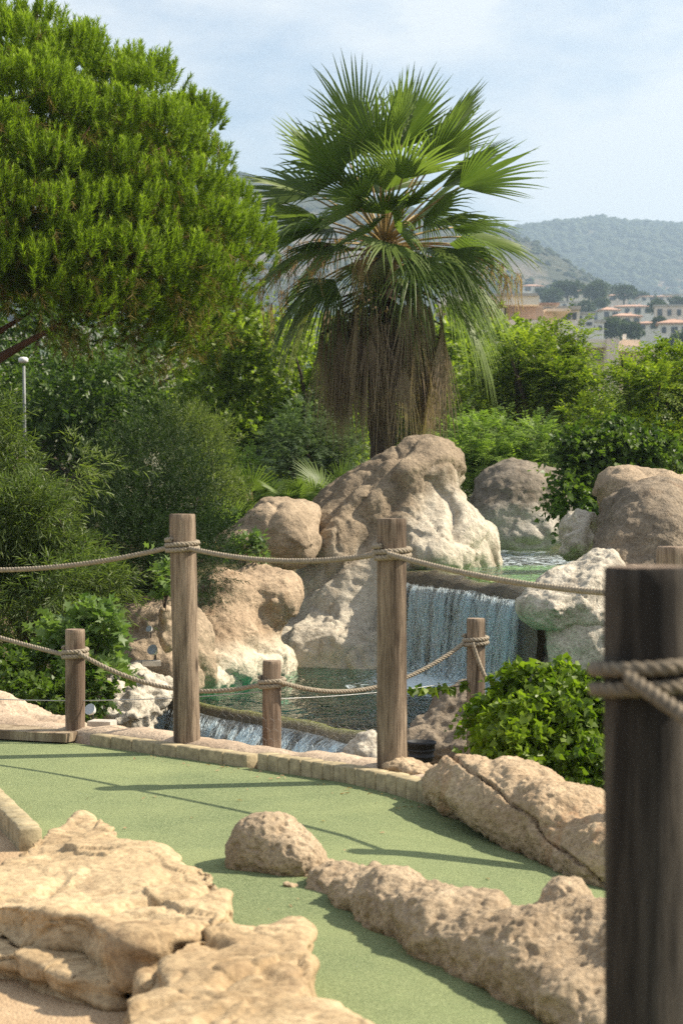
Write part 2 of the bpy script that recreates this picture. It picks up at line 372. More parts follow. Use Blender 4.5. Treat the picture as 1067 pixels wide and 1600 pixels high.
M['palm_trunk'] = m_plain('palm_trunk_fibre', (.075, .052, .036), .95, .5, 14, 1.0, .03)
M['bark'] = m_plain('bark', (.085, .062, .045), .95, .5, 9, 1.0, .03)
M['bark_red'] = m_plain('bark_reddish', (.16, .085, .055), .95, .45, 7, 1.0, .03)
M['far_tree'] = m_leaf('far_tree_leaves', (.030, .058, .018), (.070, .100, .032), .15, .7, .1)
M['far_scrub'] = m_leaf('far_scrub_leaves', (.024, .040, .019), (.062, .078, .038), .1, .8, .1)
M['wall_white'] = m_plain('house_white_render', (.72, .68, .61), .85, .08, .4, .1, .01)
M['wall_cream'] = m_plain('house_cream_render', (.74, .66, .53), .85, .08, .4, .1, .01)
M['wall_peach'] = m_plain('house_peach_render', (.72, .60, .50), .85, .08, .4, .1, .01)
M['wall_ochre'] = m_plain('house_ochre_render', (.64, .52, .40), .85, .1, .4, .1, .01)
M['roof_red'] = m_plain('clay_roof_tiles', (.44, .27, .19), .9, .25, 1.2, .3, .05)
M['roof_grey'] = m_plain('grey_flat_roof', (.40, .37, .33), .9, .15, .6, .1, .02)
M['pane'] = m_plain('window_dark_glass', (.035, .042, .05), .15, .3, .5, .0, .01, spec=.6)
M['shade'] = m_plain('brown_blind', (.42, .31, .23), .9, .15, 2, .1, .01)

# ------------------------------------------------------------------ terrain and hills
def smooth(a, b, x):
    q = np.clip((x - a) / (b - a), 0, 1); return q * q * (3 - 2 * q)
def ridged(x, y, f, seed):
    p = np.c_[x.ravel(), y.ravel(), 0 * x.ravel()]
    return (snoise(p, f, seed) * .55 + snoise(p, f * 2.3, seed + 1) * .28 + snoise(p, f * 5.1, seed + 2) * .17).reshape(x.shape)
def height(x, y):
    z = -0.50 + .44 * smooth(10.5, 12.0, y)
    z = z + .25 * smooth(11, 14, y) * smooth(-1.6, -2.6, x)
    bas = smooth(-3.3, -2.5, x) * (1 - smooth(3.2, 4.2, x)) * smooth(10.0, 10.8, y) * (1 - smooth(23.5, 25, y))
    z = z - 1.55 * bas
    z = z + .5 * smooth(24, 30, y) * (1 - smooth(40, 120, y)) - 7 * smooth(40, 160, y) * (1 - smooth(200, 420, y))
    z = z + np.maximum(0, y - 250) * .118 * smooth(250, 420, y) * (1 - .55 * smooth(900, 1500, y))
    z = z + ridged(x, y, .012, 5) * 7 * smooth(260, 600, y)
    return z
def axis(fine, a, b, far, n):
    c = np.arange(a, b + 1e-6, fine); g = np.geomspace(1, far, n)
    return c, g
xs = np.r_[-np.geomspace(6, 3500, 46)[::-1], np.arange(-5.7, 5.75, .3), np.geomspace(6, 3500, 46)]
ys = np.r_[np.arange(-6, 36, .3), np.geomspace(36, 4600, 110)]
def grid_obj(name, xs, ys, zf, mat, kind='structure', noise_amp=0, rnd=None):
    X, Y = np.meshgrid(xs, ys); Z = zf(X, Y)
    V = np.c_[X.ravel(), Y.ravel(), Z.ravel()]; nx, ny = len(xs), len(ys)
    i = np.arange(nx * ny).reshape(ny, nx)
    Q = np.stack([i[:-1, :-1], i[:-1, 1:], i[1:, 1:], i[1:, :-1]], -1).reshape(-1, 4)
    o = mesh_obj(name, V, Q, mat, smooth=True, origin=(0, 0, 0))
    if rnd is not None:
        a = o.data.attributes.new('rnd', 'FLOAT', 'POINT'); a.data.foreach_set('value', rnd(X, Y).ravel().astype(np.float32))
    tag(o, kind=kind); return o
t = NT('terrain_cover'); v = t.pos(); y_ = t.n('SeparateXYZ', Vector=v).outputs['Y']
f1 = t.noise(v, 3, 8, .7); g1 = t.noise(v, .03, 8, .7)
near = t.mix(t.ramp(f1, [(.35, 0.), (.65, 1.)]), (.045, .042, .020), (.11, .09, .05))
far = t.mix(t.ramp(g1, [(.4, 0.), (.62, 1.)]), (.055, .075, .030), (.22, .19, .11))
q = t.n('MapRange', **{'From Min': 60., 'From Max': 200.}); t.l(y_, q.inputs['Value'])
t.bsdf(t.mix(q.outputs[0], near, far), .95, t.bump(f1, .6, .03), .1); M['terrain'] = t.m
terrain = grid_obj('terrain', xs, ys, height, M['terrain'])

def m_hill(name, green, rock, amt):
    t = NT(name); v = t.pos(); a = t.noise(v, .011, 9, .68, .6); b = t.noise(v, .12, 6, .7); s = t.noise(v, .0042, 4, .55, .4)
    c = t.mix(t.ramp(b, [(.35, 0.), (.65, 1.)]), tuple(x * .65 for x in green), tuple(x * 1.3 for x in green))
    k = t.math('ADD', t.math('MULTIPLY', a, .6), t.math('MULTIPLY', s, .4))
    c = t.mix(t.ramp(k, [(amt, 0.), (amt + .06, .85)]), c, rock)
    t.bsdf(c, .95, t.bump(t.math('ADD', a, b), 1., 6.), .1); return t.m
M['hill_far'] = m_hill('hill_scrub', (.045, .058, .030), (.27, .20, .15), .56)
M['hill_near'] = m_hill('hill_dry_scrub', (.060, .066, .040), (.20, .165, .125), .535)
def interp(x, pts): return np.interp(x, [p[0] for p in pts], [p[1] for p in pts])
def far_h(x, y):                                  # ridge 2600 m away
    px = CX + x / 2600 * F
    top = EYE + (HZ - interp(px, [(-1500, 300), (-300, 255), (300, 300), (620, 372), (760, 362), (815, 349), (880, 342), (925, 336), (965, 343), (1010, 341), (1067, 345), (1200, 352), (1700, 400), (3000, 520)])) / F * 2600
    s = smooth(1500, 2600, y)
    gul = ridged(x, y, .0075, 21)
    z = 60 + (top - 60) * (s * .8 + .2 * np.clip((y - 1500) / 1100, 0, 1)) + gul * 30 * np.sin(np.pi * np.clip((y - 1450) / 1250, 0, 1)) + ridged(x, y, .05, 25) * 4
    return z - 160 * smooth(2640, 3300, y)
hill_far = grid_obj('far_hill', np.arange(-1700, 1750, 14), np.r_[np.arange(1450, 2700, 14), np.arange(2700, 3400, 70)], far_h, M['hill_far'])
def near_h(x, y):                                 # dry spur 1400 m away
    px = CX + x / 1400 * F
    top = EYE + (HZ - interp(px, [(-1500, 250), (100, 245), (385, 283), (600, 330), (760, 368), (820, 395), (890, 442), (960, 500), (1100, 640), (2600, 900)])) / F * 1400
    s = smooth(900, 1400, y)
    z = 78 + (top - 78) * s + ridged(x, y, .016, 31) * 11 * np.sin(np.pi * np.clip((y - 880) / 560, 0, 1)) + ridged(x, y, .06, 33) * 1.6
    return z - 120 * smooth(1420, 1700, y)
hill_near = grid_obj('dry_hill', np.arange(-900, 420, 8), np.r_[np.arange(880, 1430, 8), np.arange(1430, 1720, 40)], near_h, M['hill_near'])
rng = np.random.default_rng(3)
ICO_V = None
def ico():
    global ICO_V
    if ICO_V is None:
        bm = bmesh.new(); bmesh.ops.create_icosphere(bm, subdivisions=1, radius=1)
        bm.verts.ensure_lookup_table()
        ICO_V = (np.array([v.co[:] for v in bm.verts]), np.array([[v.index for v in f.verts] for f in bm.faces])); bm.free()
    return ICO_V
def blobs(name, pts, size, mat, seed, parent=None):
    V, T = ico(); r = np.random.default_rng(seed); n = len(pts)
    sc = size[:, None] * r.uniform(.7, 1.3, (n, 3)) * np.array([1, 1, .8])
    jit = 1 + r.uniform(-.25, .25, (n, len(V), 1))
    VV = (V[None] * jit) * sc[:, None] + pts[:, None]
    TT = T[None] + (np.arange(n) * len(V))[:, None, None]
    o = tri_mesh(name, VV.reshape(-1, 3), TT.reshape(-1, 3), mat, parent, np.repeat(r.random(n), len(V)))
    return o
n = 15000; x = rng.uniform(-350, 620, n); y = rng.uniform(1650, 2625, n)
k = snoise(np.c_[x, y, 0 * x], .02, 44) + rng.normal(0, .5, n) > -.25
x, y = x[k], y[k]; z = far_h(x, y)
tag(blobs('hill_woodland', np.c_[x, y, z + 1], rng.uniform(2.5, 6.5, len(x)), M['far_scrub'], 5), 'dark green scrub covering the distant blue hill', 'scrub', kind='stuff')
n = 5200; x = rng.uniform(-200, 190, n); y = rng.uniform(930, 1405, n)
k = snoise(np.c_[x, y, 0 * x], .05, 45) + rng.normal(0, .5, n) > -.1
x, y = x[k], y[k]; z = near_h(x, y)
tag(blobs('dry_hill_scrub', np.c_[x, y, z + .4], rng.uniform(.9, 3.0, len(x)), M['far_scrub'], 6), 'scattered bushes over the dry brown slope', 'scrub', kind='stuff')
n = 2600; x = rng.uniform(-10, 180, n); y = rng.uniform(330, 1000, n)
k = (snoise(np.c_[x, y, 0 * x], .06, 46) + rng.normal(0, .4, n) > -.15) & (x / y < .2)
x, y = x[k], y[k]; z = height(x, y)
tag(blobs('hillside_scrub', np.c_[x, y, z + .5], rng.uniform(.8, 2.6, len(x)), M['far_tree'], 7), 'low green garden scrub between the hillside houses', 'scrub', kind='stuff')

# ------------------------------------------------------------------ town
def facing(o, wname, cx, cy, z, ww, wh, parent, rot, depth):
    V, Fc = box_vf((0, 0, 0), (ww, .35, wh)); 
    V = V + np.array((cx, -depth / 2 - .06, z))
    c, s = math.cos(rot), math.sin(rot)
    V = np.c_[V[:, 0] * c - V[:, 1] * s, V[:, 0] * s + V[:, 1] * c, V[:, 2]]
    return mesh_obj(wname, V + np.array(parent.location), Fc, M['pane'], parent)
def house(px, pyb, d, w_px, h_px, label, wall='wall_white', roof='hip', rot=0., nwin=3, rows=1, group='houses on the hillside'):
    c = P(px, pyb, d); W = w_px / F * d; H = h_px / F * d; D = min(W * .8, 12)
    e = empty('hillside_house', c, label, 'house', group)
    base = 6.0
    def add(nm, V, Fc, mt, par=e):
        cc, ss = math.cos(rot), math.sin(rot)
        V = np.c_[V[:, 0] * cc - V[:, 1] * ss, V[:, 0] * ss + V[:, 1] * cc, V[:, 2]]
        return mesh_obj(nm, V + np.array(c), Fc, mt, par)
    V, Fc = box_vf((0, 0, (H - base) / 2), (W, D, H + base)); add('wall', V, Fc, M[wall])
    ov = .5
    if roof == 'hip':
        a, b = W / 2 + ov, D / 2 + ov; rh = H * .34; k = max(.1, a - b)
        V = np.array([(-a, -b, H + .02), (a, -b, H + .02), (a, b, H + .02), (-a, b, H + .02), (-k, 0, H + rh), (k, 0, H + rh), (-a, -b, H - .25), (a, -b, H - .25), (a, b, H - .25), (-a, b, H - .25)])
        rf = add('roof', V, [[0, 1, 5, 4], [1, 2, 5], [2, 3, 4, 5], [3, 0, 4], [0, 6, 7, 1], [1, 7, 8, 2], [2, 8, 9, 3], [3, 9, 6, 0], [6, 9, 8, 7]], M['roof_red'])
        V, Fc = box_vf((W * .2, 0, H + rh * .9), (.8, .8, rh * .9)); add('chimney', V, Fc, M[wall], rf)
    else:
        V, Fc = box_vf((0, 0, H + .2), (W + .7, D + .7, .4)); add('roof', V, Fc, M['roof_grey' if roof == 'flat' else 'roof_red'])
    rr = random.Random(int(px * 7 + pyb))
    for r in range(rows):
        for i in range(nwin):
            xx = (i + .5) / nwin * W - W / 2; ww = W / nwin * rr.uniform(.38, .62); hh = H / rows
            facing(e, 'window', xx, 0, hh * (r + .5), ww, hh * rr.uniform(.4, .58), e, rot, D)
    return e
HOUSES = [
 (830, 458, 820, 34, 10, 'small white house beside the palm fronds under the brown slope', 'wall_white', 'hip', .1, 2, 1),
 (899, 470, 760, 46, 13, 'cream house between two round pines on the upper slope', 'wall_cream', 'hip', -.1, 3, 1),
 (890, 486, 640, 36, 12, 'white flat fronted house below the two round pines', 'wall_white', 'flat', .1, 3, 1),
 (962, 473, 800, 34, 10, 'low red roofed house under the umbrella pine', 'wall_peach', 'hip', .0, 2, 1),
 (1022, 474, 830, 52, 9, 'long pale house high on the slope beside the cypress', 'wall_white', 'hip', .0, 4, 1),
 (1048, 470, 860, 30, 8, 'topmost flat white house at the edge of the picture', 'wall_white', 'flat', .0, 2, 1),
 (985, 495, 620, 64, 14, 'wide white house with low red roof in the middle of the slope', 'wall_white', 'hip', -.06, 4, 1),
 (950, 500, 560, 28, 15, 'square white house left of the wide white house', 'wall_white', 'hip', .2, 2, 1),
 (1044, 500, 520, 44, 20, 'peach house with flat roof and terrace at the right', 'wall_peach', 'flat', -.1, 3, 1),
 (975, 511, 480, 44, 16, 'cream house with red roof below the wide white house', 'wall_cream', 'hip', .1, 3, 1),
 (1012, 518, 460, 34, 12, 'low white house with red tiles beside the cypress trees', 'wall_white', 'hip', -.2, 2, 1),
 (1052, 528, 400, 48, 22, 'white house with broad red roof lowest at the right edge', 'wall_white', 'hip', -.12, 3, 1),
 (929, 522, 380, 24, 18, 'narrow white house front above the peach building', 'wall_white', 'flat', .1, 2, 1),
 (912, 512, 360, 30, 20, 'white terraced block with dark windows above the bright treetop', 'wall_white', 'flat', -.1, 2, 2),
]
for h in HOUSES: house(*h)

def abox(nm, x0, x1, y0, y1, d, dep, mt, par):            # a block seen between pixel columns x0..x1 and rows y0..y1, front at d
    a, b = P(x0, y1, d), P(x1, y0, d)
    V, Fc = box_vf(((a.x + b.x) / 2, d + dep / 2, (a.z + b.z) / 2), (b.x - a.x, dep, b.z - a.z))
    return mesh_obj(nm, V, Fc, M[mt], par)
e = empty('apartment_building', P(810, 560, 206), 'cream terraced apartment block with brown blinds behind the palm', 'building')
abox('wall', 700, 846, 482, 700, 206, 14, 'wall_peach', e); abox('parapet', 690, 842, 462, 476, 201, 14, 'wall_cream', e)
abox('roof', 693, 840, 458, 462.5, 200.8, 14.4, 'roof_grey', e); abox('blind', 792, 848, 476.5, 499, 203, 3, 'shade', e)
abox('column', 782, 787, 476.5, 500, 201.5, .8, 'wall_white', e)
w_ = abox('window', 762, 782, 482, 497, 205.6, .6, 'pane', e); abox('frame', 771, 772.5, 482, 497, 205.3, .35, 'wall_white', w_)
abox('balcony', 788, 850, 499.5, 545, 200, 5, 'wall_peach', e); abox('balcony', 750, 787, 503, 700, 199, 6, 'wall_cream', e)
abox('terrace', 852, 892, 482, 486, 210, 10, 'wall_ochre', e); abox('wall', 846.5, 864, 486.5, 640, 212, 8, 'wall_ochre', e)
e = empty('orange_building', P(882, 560, 226), 'orange and white building between apartment block and bright treetop', 'building')
abox('wall', 842, 872, 476, 620, 226, 9, 'wall_ochre', e); abox('roof', 840, 874, 473, 476, 225.7, 10, 'roof_red', e)
abox('wall', 873, 905, 484, 620, 225, 9, 'wall_white', e); abox('roof', 872, 907, 478, 483.5, 224, 10, 'roof_grey', e)
for k in range(3): abox('window', 876 + k * 9, 882 + k * 9, 489, 499, 224.8, .6, 'pane', e)
abox('window', 850, 862, 481, 490, 225.8, .6, 'pane', e)
e = empty('peach_building', P(970, 600, 170), 'low peach building with parapet and square pillar behind the treetops', 'building')
abox('wall', 915, 1030, 543, 700, 170, 10, 'wall_peach', e); abox('parapet', 918, 948, 530, 542.5, 168, 8, 'wall_cream', e)
abox('pillar', 948.5, 966, 529, 620, 167, 3, 'wall_peach', e); abox('parapet', 967, 1012, 541, 548, 168, 6, 'wall_cream', e)
abox('roof', 972, 1000, 531, 540.5, 171, 5, 'wall_ochre', e); abox('chimney', 974, 978, 522, 529.5, 170.5, .7, 'wall_white', e)
abox('window', 925, 940, 551, 562, 169.8, .5, 'pane', e)

# ------------------------------------------------------------------ foliage machinery
TPL = {
 'needle': (np.array([(0, -.5, 0), (0, .5, 0), (1, 0, 0)]), np.array([(0, 1, 2)])),
 'diamond': (np.array([(0, 0, 0), (.45, -.5, .06), (1, 0, -.04), (.45, .5, .06)]), np.array([(0, 1, 2), (0, 2, 3)])),
 'oval': (np.array([(0, 0, 0), (.28, -.45, .05), (.68, -.40, .05), (1, 0, -.08), (.68, .40, .05), (.28, .45, .05)]), np.array([(0, 1, 2), (0, 2, 3), (0, 3, 4), (0, 4, 5)])),
 'heart': (np.array([(0, 0, 0), (-.12, -.35, .03), (.25, -.55, .07), (1, 0, -.12), (.25, .55, .07), (-.12, .35, .03)]), np.array([(0, 1, 2), (0, 2, 3), (0, 3, 4), (0, 4, 5)])),
 'lobed': (np.array([(0, 0, 0), (.10, -.48, .02), (.36, -.20, .02), (.62, -.52, .04), (.66, -.14, .0), (1, 0, -.06), (.66, .14, .0), (.62, .52, .04), (.36, .20, .02), (.10, .48, .02)]),
           np.array([(0, 1, 2), (0, 2, 8), (0, 8, 9), (2, 3, 4), (2, 4, 6), (2, 6, 8), (8, 6, 7), (4, 5, 6)])),
}
def leaf_soup(pos, ax, nm, ln, wd, tpl, rnd):
    V, T = TPL[tpl]; n = len(pos)
    ax = nrm(ax); nm = nrm(nm - ax * (nm * ax).sum(-1, keepdims=True)); sd = np.cross(nm, ax)
    VV = (pos[:, None] + ax[:, None] * (V[None, :, 0, None] * ln[:, None, None]) + sd[:, None] * (V[None, :, 1, None] * wd[:, None, None])
          + nm[:, None] * (V[None, :, 2, None] * ln[:, None, None]))
    TT = T[None] + (np.arange(n) * len(V))[:, None, None]
    return VV.reshape(-1, 3), TT.reshape(-1, 3), np.repeat(rnd, len(V))
def sprays(rng, Pt, A, lt, m, ll, lw, spread=1.0, mode='round', droop=.3, tpl='diamond', s0=.1, upn=.7, rv=None, taper=.3, sg=0.):
    """leaves along twigs: Pt bases, A directions, lt lengths, m leaves each"""
    n = len(Pt); A = nrm(A)
    s = np.linspace(s0, 1, m)[None] + rng.uniform(-.5, .5, (n, m)) * (1 - s0) / m
    up = np.array([0, 0, 1.])
    pos = Pt[:, None] + A[:, None] * (s * lt[:, None])[..., None] - up * (droop * s ** 2 * lt[:, None])[..., None]
    T = nrm(A[:, None] - up * (2 * droop * s)[..., None])
    a = nrm(np.cross(T, rng.normal(size=3)[None, None] * .2 + up + .001)); b = np.cross(T, a)
    if mode == 'flat':
        sg = np.where(np.arange(m) % 2 == 0, 1., -1.)[None] * np.ones((n, 1))
        rad = a * sg[..., None]; nm = b + rng.normal(0, .15, (n, m, 3))
    else:
        ph = np.arange(m)[None] * 2.4 + rng.uniform(0, 6.28, (n, 1)); rad = a * np.cos(ph)[..., None] + b * np.sin(ph)[..., None]
        nm = up * upn + rng.normal(0, .55, (n, m, 3)) + rad * .15
    sp = spread * (1.15 - .45 * s)[..., None]
    ax = T * np.cos(sp) + rad * np.sin(sp) - up * .12 + rng.normal(0, .1, (n, m, 3))
    k = (1 - taper * np.abs(s - .45) * 1.5) * rng.uniform(.6, 1.3, (n, m))
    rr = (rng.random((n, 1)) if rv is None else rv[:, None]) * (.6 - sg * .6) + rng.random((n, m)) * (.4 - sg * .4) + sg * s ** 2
    return leaf_soup(pos.reshape(-1, 3), ax.reshape(-1, 3), nm.reshape(-1, 3), (ll * k).ravel(), (lw * k).ravel(), tpl, rr.ravel())
def lobes_px(lst):                    # (px, py, d, rx px, ry px, depth radius m)
    return [(np.array(P(px, py, d)), np.array((rx / F * d, rd, ry / F * d))) for px, py, d, rx, ry, rd in lst]
def sublobes(rng, lob, k, fr=(.28, .45), sh=(.55, .85), low=-.5):
    out = []
    wts = np.array([np.prod(r) ** (2 / 3) for c, r in lob]); wts /= wts.sum()
    for i in rng.choice(len(lob), k, p=wts):
        c, r = lob[i]
        for _ in range(50):
            u = nrm(rng.normal(size=3))
            if u[2] > low and u[1] < .55: break
        q = rng.uniform(*fr)
        out.append((c + u * r * rng.uniform(*sh), np.array([1, 1, .8]) * q * r.mean() * rng.uniform(.8, 1.2)))
    return out
def twigs(rng, lob, n, shell=(.55, 1.0), out=.8, up=.35, rnd=.45, gap=None, back=.6, low=-1.):
    wts = np.array([np.prod(r) ** (2 / 3) for c, r in lob]); wts /= wts.sum()
    i = rng.choice(len(lob), n, p=wts)
    C = np.array([c for c, r in lob])[i]; Rr = np.array([r for c, r in lob])[i]
    u = nrm(rng.normal(size=(n, 3)))
    sh = rng.uniform(*shell, (n, 1)) ** .7
    Pp = C + u * Rr * sh
    A = nrm(u / Rr * Rr.mean(1, keepdims=True)) * out + np.array([0, 0, up]) + rng.normal(0, rnd, (n, 3))
    k = (u[:, 2] > low) & ((u[:, 1] < .45) | (rng.random(n) < 1 - back))
    if gap: k &= snoise(Pp, gap[0], gap[2]) > gap[1]
    return Pp[k], A[k]
def cat3(L_):
    n = 0; V, T, Q = [], [], []
    for v, t_, q in L_:
        V.append(v); T.append(t_ + n); Q.append(q); n += len(v)
    return np.concatenate(V), np.concatenate(T), np.concatenate(Q)
def branchy(name, parent, base, tips, r0, mat, rng, sag=.15):
    parts = []
    for tp in tips:
        tp = Vector(tp); base = Vector(base); mid = base.lerp(tp, .45) + Vector(rng.normal(0, .12, 3)) * (tp - base).length * .6 + Vector((0, 0, sag * (tp - base).length))
        pts = [base.lerp(mid, s_).lerp(mid.lerp(tp, s_), s_) for s_ in np.linspace(0, 1, 9)]
        parts.append(tube_vf(pts, [r0 * (1 - .85 * s_) for s_ in np.linspace(0, 1, 9)], 6))
    V, Fc = join(parts); return mesh_obj(name, V, Fc, mat, parent, smooth=True)

def shrub(name, label, cat, lob_px, seed, mat, n, m, lt, ll, lw, tpl='diamond', mode='round', spread=1., droop=.3, k=24, fr=(.25, .42), up=.35, gap=None, upn=.7,
          trunk=True, low=-1., group=None, crown='foliage', shell=(.45, 1.), trunk_mat='bark', base=None, tr=.05, wild=.45):
    rng = np.random.default_rng(seed); lob = lobes_px(lob_px)
    bot = min((c[2] - r[2]) for c, r in lob); c0 = lob[0][0]
    root = Vector(base) if base is not None else Vector((c0[0], c0[1], bot - .1))
    e = empty(name, root, label, cat, group)
    subs = sublobes(rng, lob, k, fr, low=low) + [(c, r * .72) for c, r in lob]
    Pp, A = twigs(rng, subs, n, shell=shell, up=up, gap=gap, low=low, rnd=wild)
    lt_ = rng.uniform(.7, 1.3, len(Pp)) * lt * np.where(rng.random(len(Pp)) < wild * .12, 2.0, 1.)
    rv = np.clip(.5 + .5 * snoise(Pp, 2.2 / max(r.mean() for c, r in lob), seed + 9) + rng.normal(0, .15, len(Pp)), 0, 1)
    V, T, Q = sprays(rng, Pp, A, lt_, m, ll, lw, spread, mode, droop, tpl, upn=upn, rv=rv)
    tri_mesh(crown, V, T, M[mat], e, Q)
    if trunk:
        tips = [c + rng.normal(0, .3, 3) * r for c, r in (lob * 3)[:6]] + [c for c, r in subs[:8]]
        branchy('trunk' if crown == 'crown' else 'stem', e, root, tips, tr, M[trunk_mat], rng)
    return e

# ------------------------------------------------------------------ stone pine
rng = np.random.default_rng(11)
pd = 21.0
pe = empty('stone_pine', P(-140, 900, 21.5), 'large rounded pine tree with upright bright needle tufts', 'tree')
sc = pd / F
cen = np.array(P(-60, 425, pd)); rad = np.array((436 * sc, 2.9, 380 * sc))
clumps = []
tries = 0
while len(clumps) < 270 and tries < 30000:
    tries += 1
    u = nrm(rng.normal(size=3))
    if u[2] < -.62 or u[1] > .5: continue
    r = rad.copy()
    if u[2] < 0: r[2] = 215 * sc
    q = rng.uniform(.80, .98) if rng.random() < .85 else rng.uniform(.4, .7)
    c = cen + u * r * q
    if c[0] < -5.2: continue
    ppx = CX + c[0] / c[1] * F; ppy = HZ + (EYE - c[2]) / c[1] * F
    if ppy > 455 + .75 * max(0, ppx - 30) and ppx < 160: continue
    R_ = rng.uniform(.30, .52)
    if all(np.linalg.norm((c - c2) / np.array([1, 1, 1])) > .42 for c2, _, _ in clumps): clumps.append((c, R_, u))
sp_, br_, twg = [], [], []
for c, R_, u in clumps:
    n = int(27 * (R_ / .36) ** 2)
    v = nrm(rng.normal(size=(n, 3)) * .62 + u * .55 + np.array([0, 0, .85]))
    Pp = c + v * R_ * rng.uniform(.75, 1, (n, 1)) * np.array([1, 1, .72])
    low = np.clip((.1 - u[2]) * 1.2, 0, 1)
    A2 = nrm(v * .65 + np.array([0, 0, .85 - .55 * low]) + rng.normal(0, .16, (n, 3)))
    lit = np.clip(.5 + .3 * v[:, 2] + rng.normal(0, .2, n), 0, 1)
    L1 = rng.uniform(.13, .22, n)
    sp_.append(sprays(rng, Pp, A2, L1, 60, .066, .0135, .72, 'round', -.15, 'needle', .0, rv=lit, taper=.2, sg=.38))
    n2 = int(n * .28); v2 = nrm(rng.normal(size=(n2, 3)) - np.array([0, 0, .8]) + u * .3)
    P2 = c + v2 * R_ * rng.uniform(.3, .8, (n2, 1)) * np.array([1, 1, .9])
    br_.append(sprays(rng, P2, v2 * .6 + np.array([0, 0, -.1]) + rng.normal(0, .3, (n2, 3)), rng.uniform(.12, .22, n2), 16, .10, .010, .8, 'round', .2, 'needle', .05))
    twg.append(c)
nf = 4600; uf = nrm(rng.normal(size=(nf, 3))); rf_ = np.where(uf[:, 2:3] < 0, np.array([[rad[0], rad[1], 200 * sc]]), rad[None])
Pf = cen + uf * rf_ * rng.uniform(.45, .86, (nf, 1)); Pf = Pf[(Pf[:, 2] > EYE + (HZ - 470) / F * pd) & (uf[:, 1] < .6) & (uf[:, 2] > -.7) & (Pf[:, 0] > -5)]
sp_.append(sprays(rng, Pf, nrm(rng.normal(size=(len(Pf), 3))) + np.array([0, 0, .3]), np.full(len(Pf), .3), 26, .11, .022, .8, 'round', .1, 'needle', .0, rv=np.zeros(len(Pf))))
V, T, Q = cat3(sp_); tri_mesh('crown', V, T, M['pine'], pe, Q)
V, T, Q = cat3(br_); tri_mesh('dead_needles', V, T, M['pine_brown'], pe, Q)
hub = P(-60, 470, 21.4)
branchy('limb', pe, P(-150, 650, 21.5), [P(96, 505, 20.8), P(45, 490, 21.2), P(30, 430, 21.3)], .12, M['bark_red'], rng, -.02)
sel = [twg[i] for i in range(0, len(twg), 4) if twg[i][2] > P(0, 430, pd).z]
branchy('branches', pe, hub, sel, .05, M['bark_red'], rng, .02)
V, Fc = tube_vf([P(-140, 900, 21.5), P(-155, 760, 21.5), P(-145, 640, 21.5), P(-80, 500, 21.4)], [.30, .25, .21, .14], 12)
mesh_obj('trunk', V, Fc, M['bark_red'], pe, smooth=True)

# ------------------------------------------------------------------ fan palm
def fan(rng, base, az, el, pet, R0, nseg=34, span=1.75, droop=.35, fold=.35, split=.45, curl=.25, roll=0., hang=None):
    """one fan frond: returns blade (V,T,rnd) and petiole tube points"""
    base = np.array(base); ca, sa = math.cos(az), math.sin(az)
    out = np.array([ca, sa, 0.]); up = np.array([0, 0, 1.])
    d0 = out * math.cos(el) + up * math.sin(el)
    pts = []; p = base.copy(); dcur = d0.copy()
    for i in range(7):
        pts.append(p.copy()); p = p + dcur * pet / 6; dcur = nrm(dcur - up * .045 * (1 + droop))
    hub = pts[-1]; T_ = nrm(dcur - up * .15 * droop) if hang is None else nrm(out * (hang + rng.normal(0, .08)) - up + np.array([-sa, ca, 0]) * rng.normal(0, .08)); sd = nrm(np.cross(T_, up + np.array([1e-3, 2e-3, 0]))); nn = np.cross(sd, T_)
    sd, nn = sd * math.cos(roll) + nn * math.sin(roll), nn * math.cos(roll) - sd * math.sin(roll)
    V, T, Q = [], [], []
    ns = 7; cnt = 0; rv = rng.random()
    for k in range(nseg):
        th = (k + .5) / nseg * 2 * span - span; dth = span / nseg
        Rk = R0 * (1 - .28 * (abs(th) / span) ** 2) * rng.uniform(.92, 1.05)
        dk = droop * rng.uniform(.6, 1.5); tw = rng.normal(0, .06)
        for j in range(ns):
            s = j / (ns - 1); r = Rk * s
            wf = 1.0 if s < split else max(0.02, 1 - ((s - split) / (1 - split)) ** 1.3)
            wd = dth * min(r, Rk * split) * wf * 1.02
            th_j = th + tw * max(0, s - split)
            dirv = T_ * math.cos(th_j) + sd * math.sin(th_j)
            lat = -T_ * math.sin(th_j) + sd * math.cos(th_j)
            cup = nn * (fold * r * (1 - math.cos(th)) * .35)
            g = -up * (dk * Rk * max(0, s - .35) ** 2 * 1.9) - dirv * (dk * Rk * max(0, s - .5) ** 3 * .9)
            p = hub + dirv * r + cup + g
            pl_ = 1.0 if hang is None else .35
            V += [p - lat * wd - nn * wd * .9 * pl_, p + nn * wd * .7 * pl_, p + lat * wd - nn * wd * .9 * pl_]
            q = np.clip(rv * .5 + .3 * rng.random() + .25 * s, 0, 1); Q += [q, q, q]
        for j in range(ns - 1):
            a = cnt + j * 3
            for o in (0, 1): T += [(a + o, a + o + 1, a + o + 4), (a + o, a + o + 4, a + o + 3)]
        cnt += ns * 3
    return np.array(V), np.array(T), np.array(Q), pts
rng = np.random.default_rng(29)
PALMD = 25.0
hubp = P(600, 395, PALMD)
pb = Vector((hubp.x, PALMD, .35))
pe = empty('fan_palm', pb, 'tall fan palm with hanging skirt of brown dead fronds', 'palm tree')
V, Fc = tube_vf([pb + Vector((-.02, 0, q * (hubp.z - pb.z))) for q in np.linspace(0, 1.0, 14)], [.17 * (1 + .12 * math.sin(i * 2.3)) for i in range(14)], 14)
mesh_obj('trunk', V, Fc, M['palm_trunk'], pe, smooth=True)
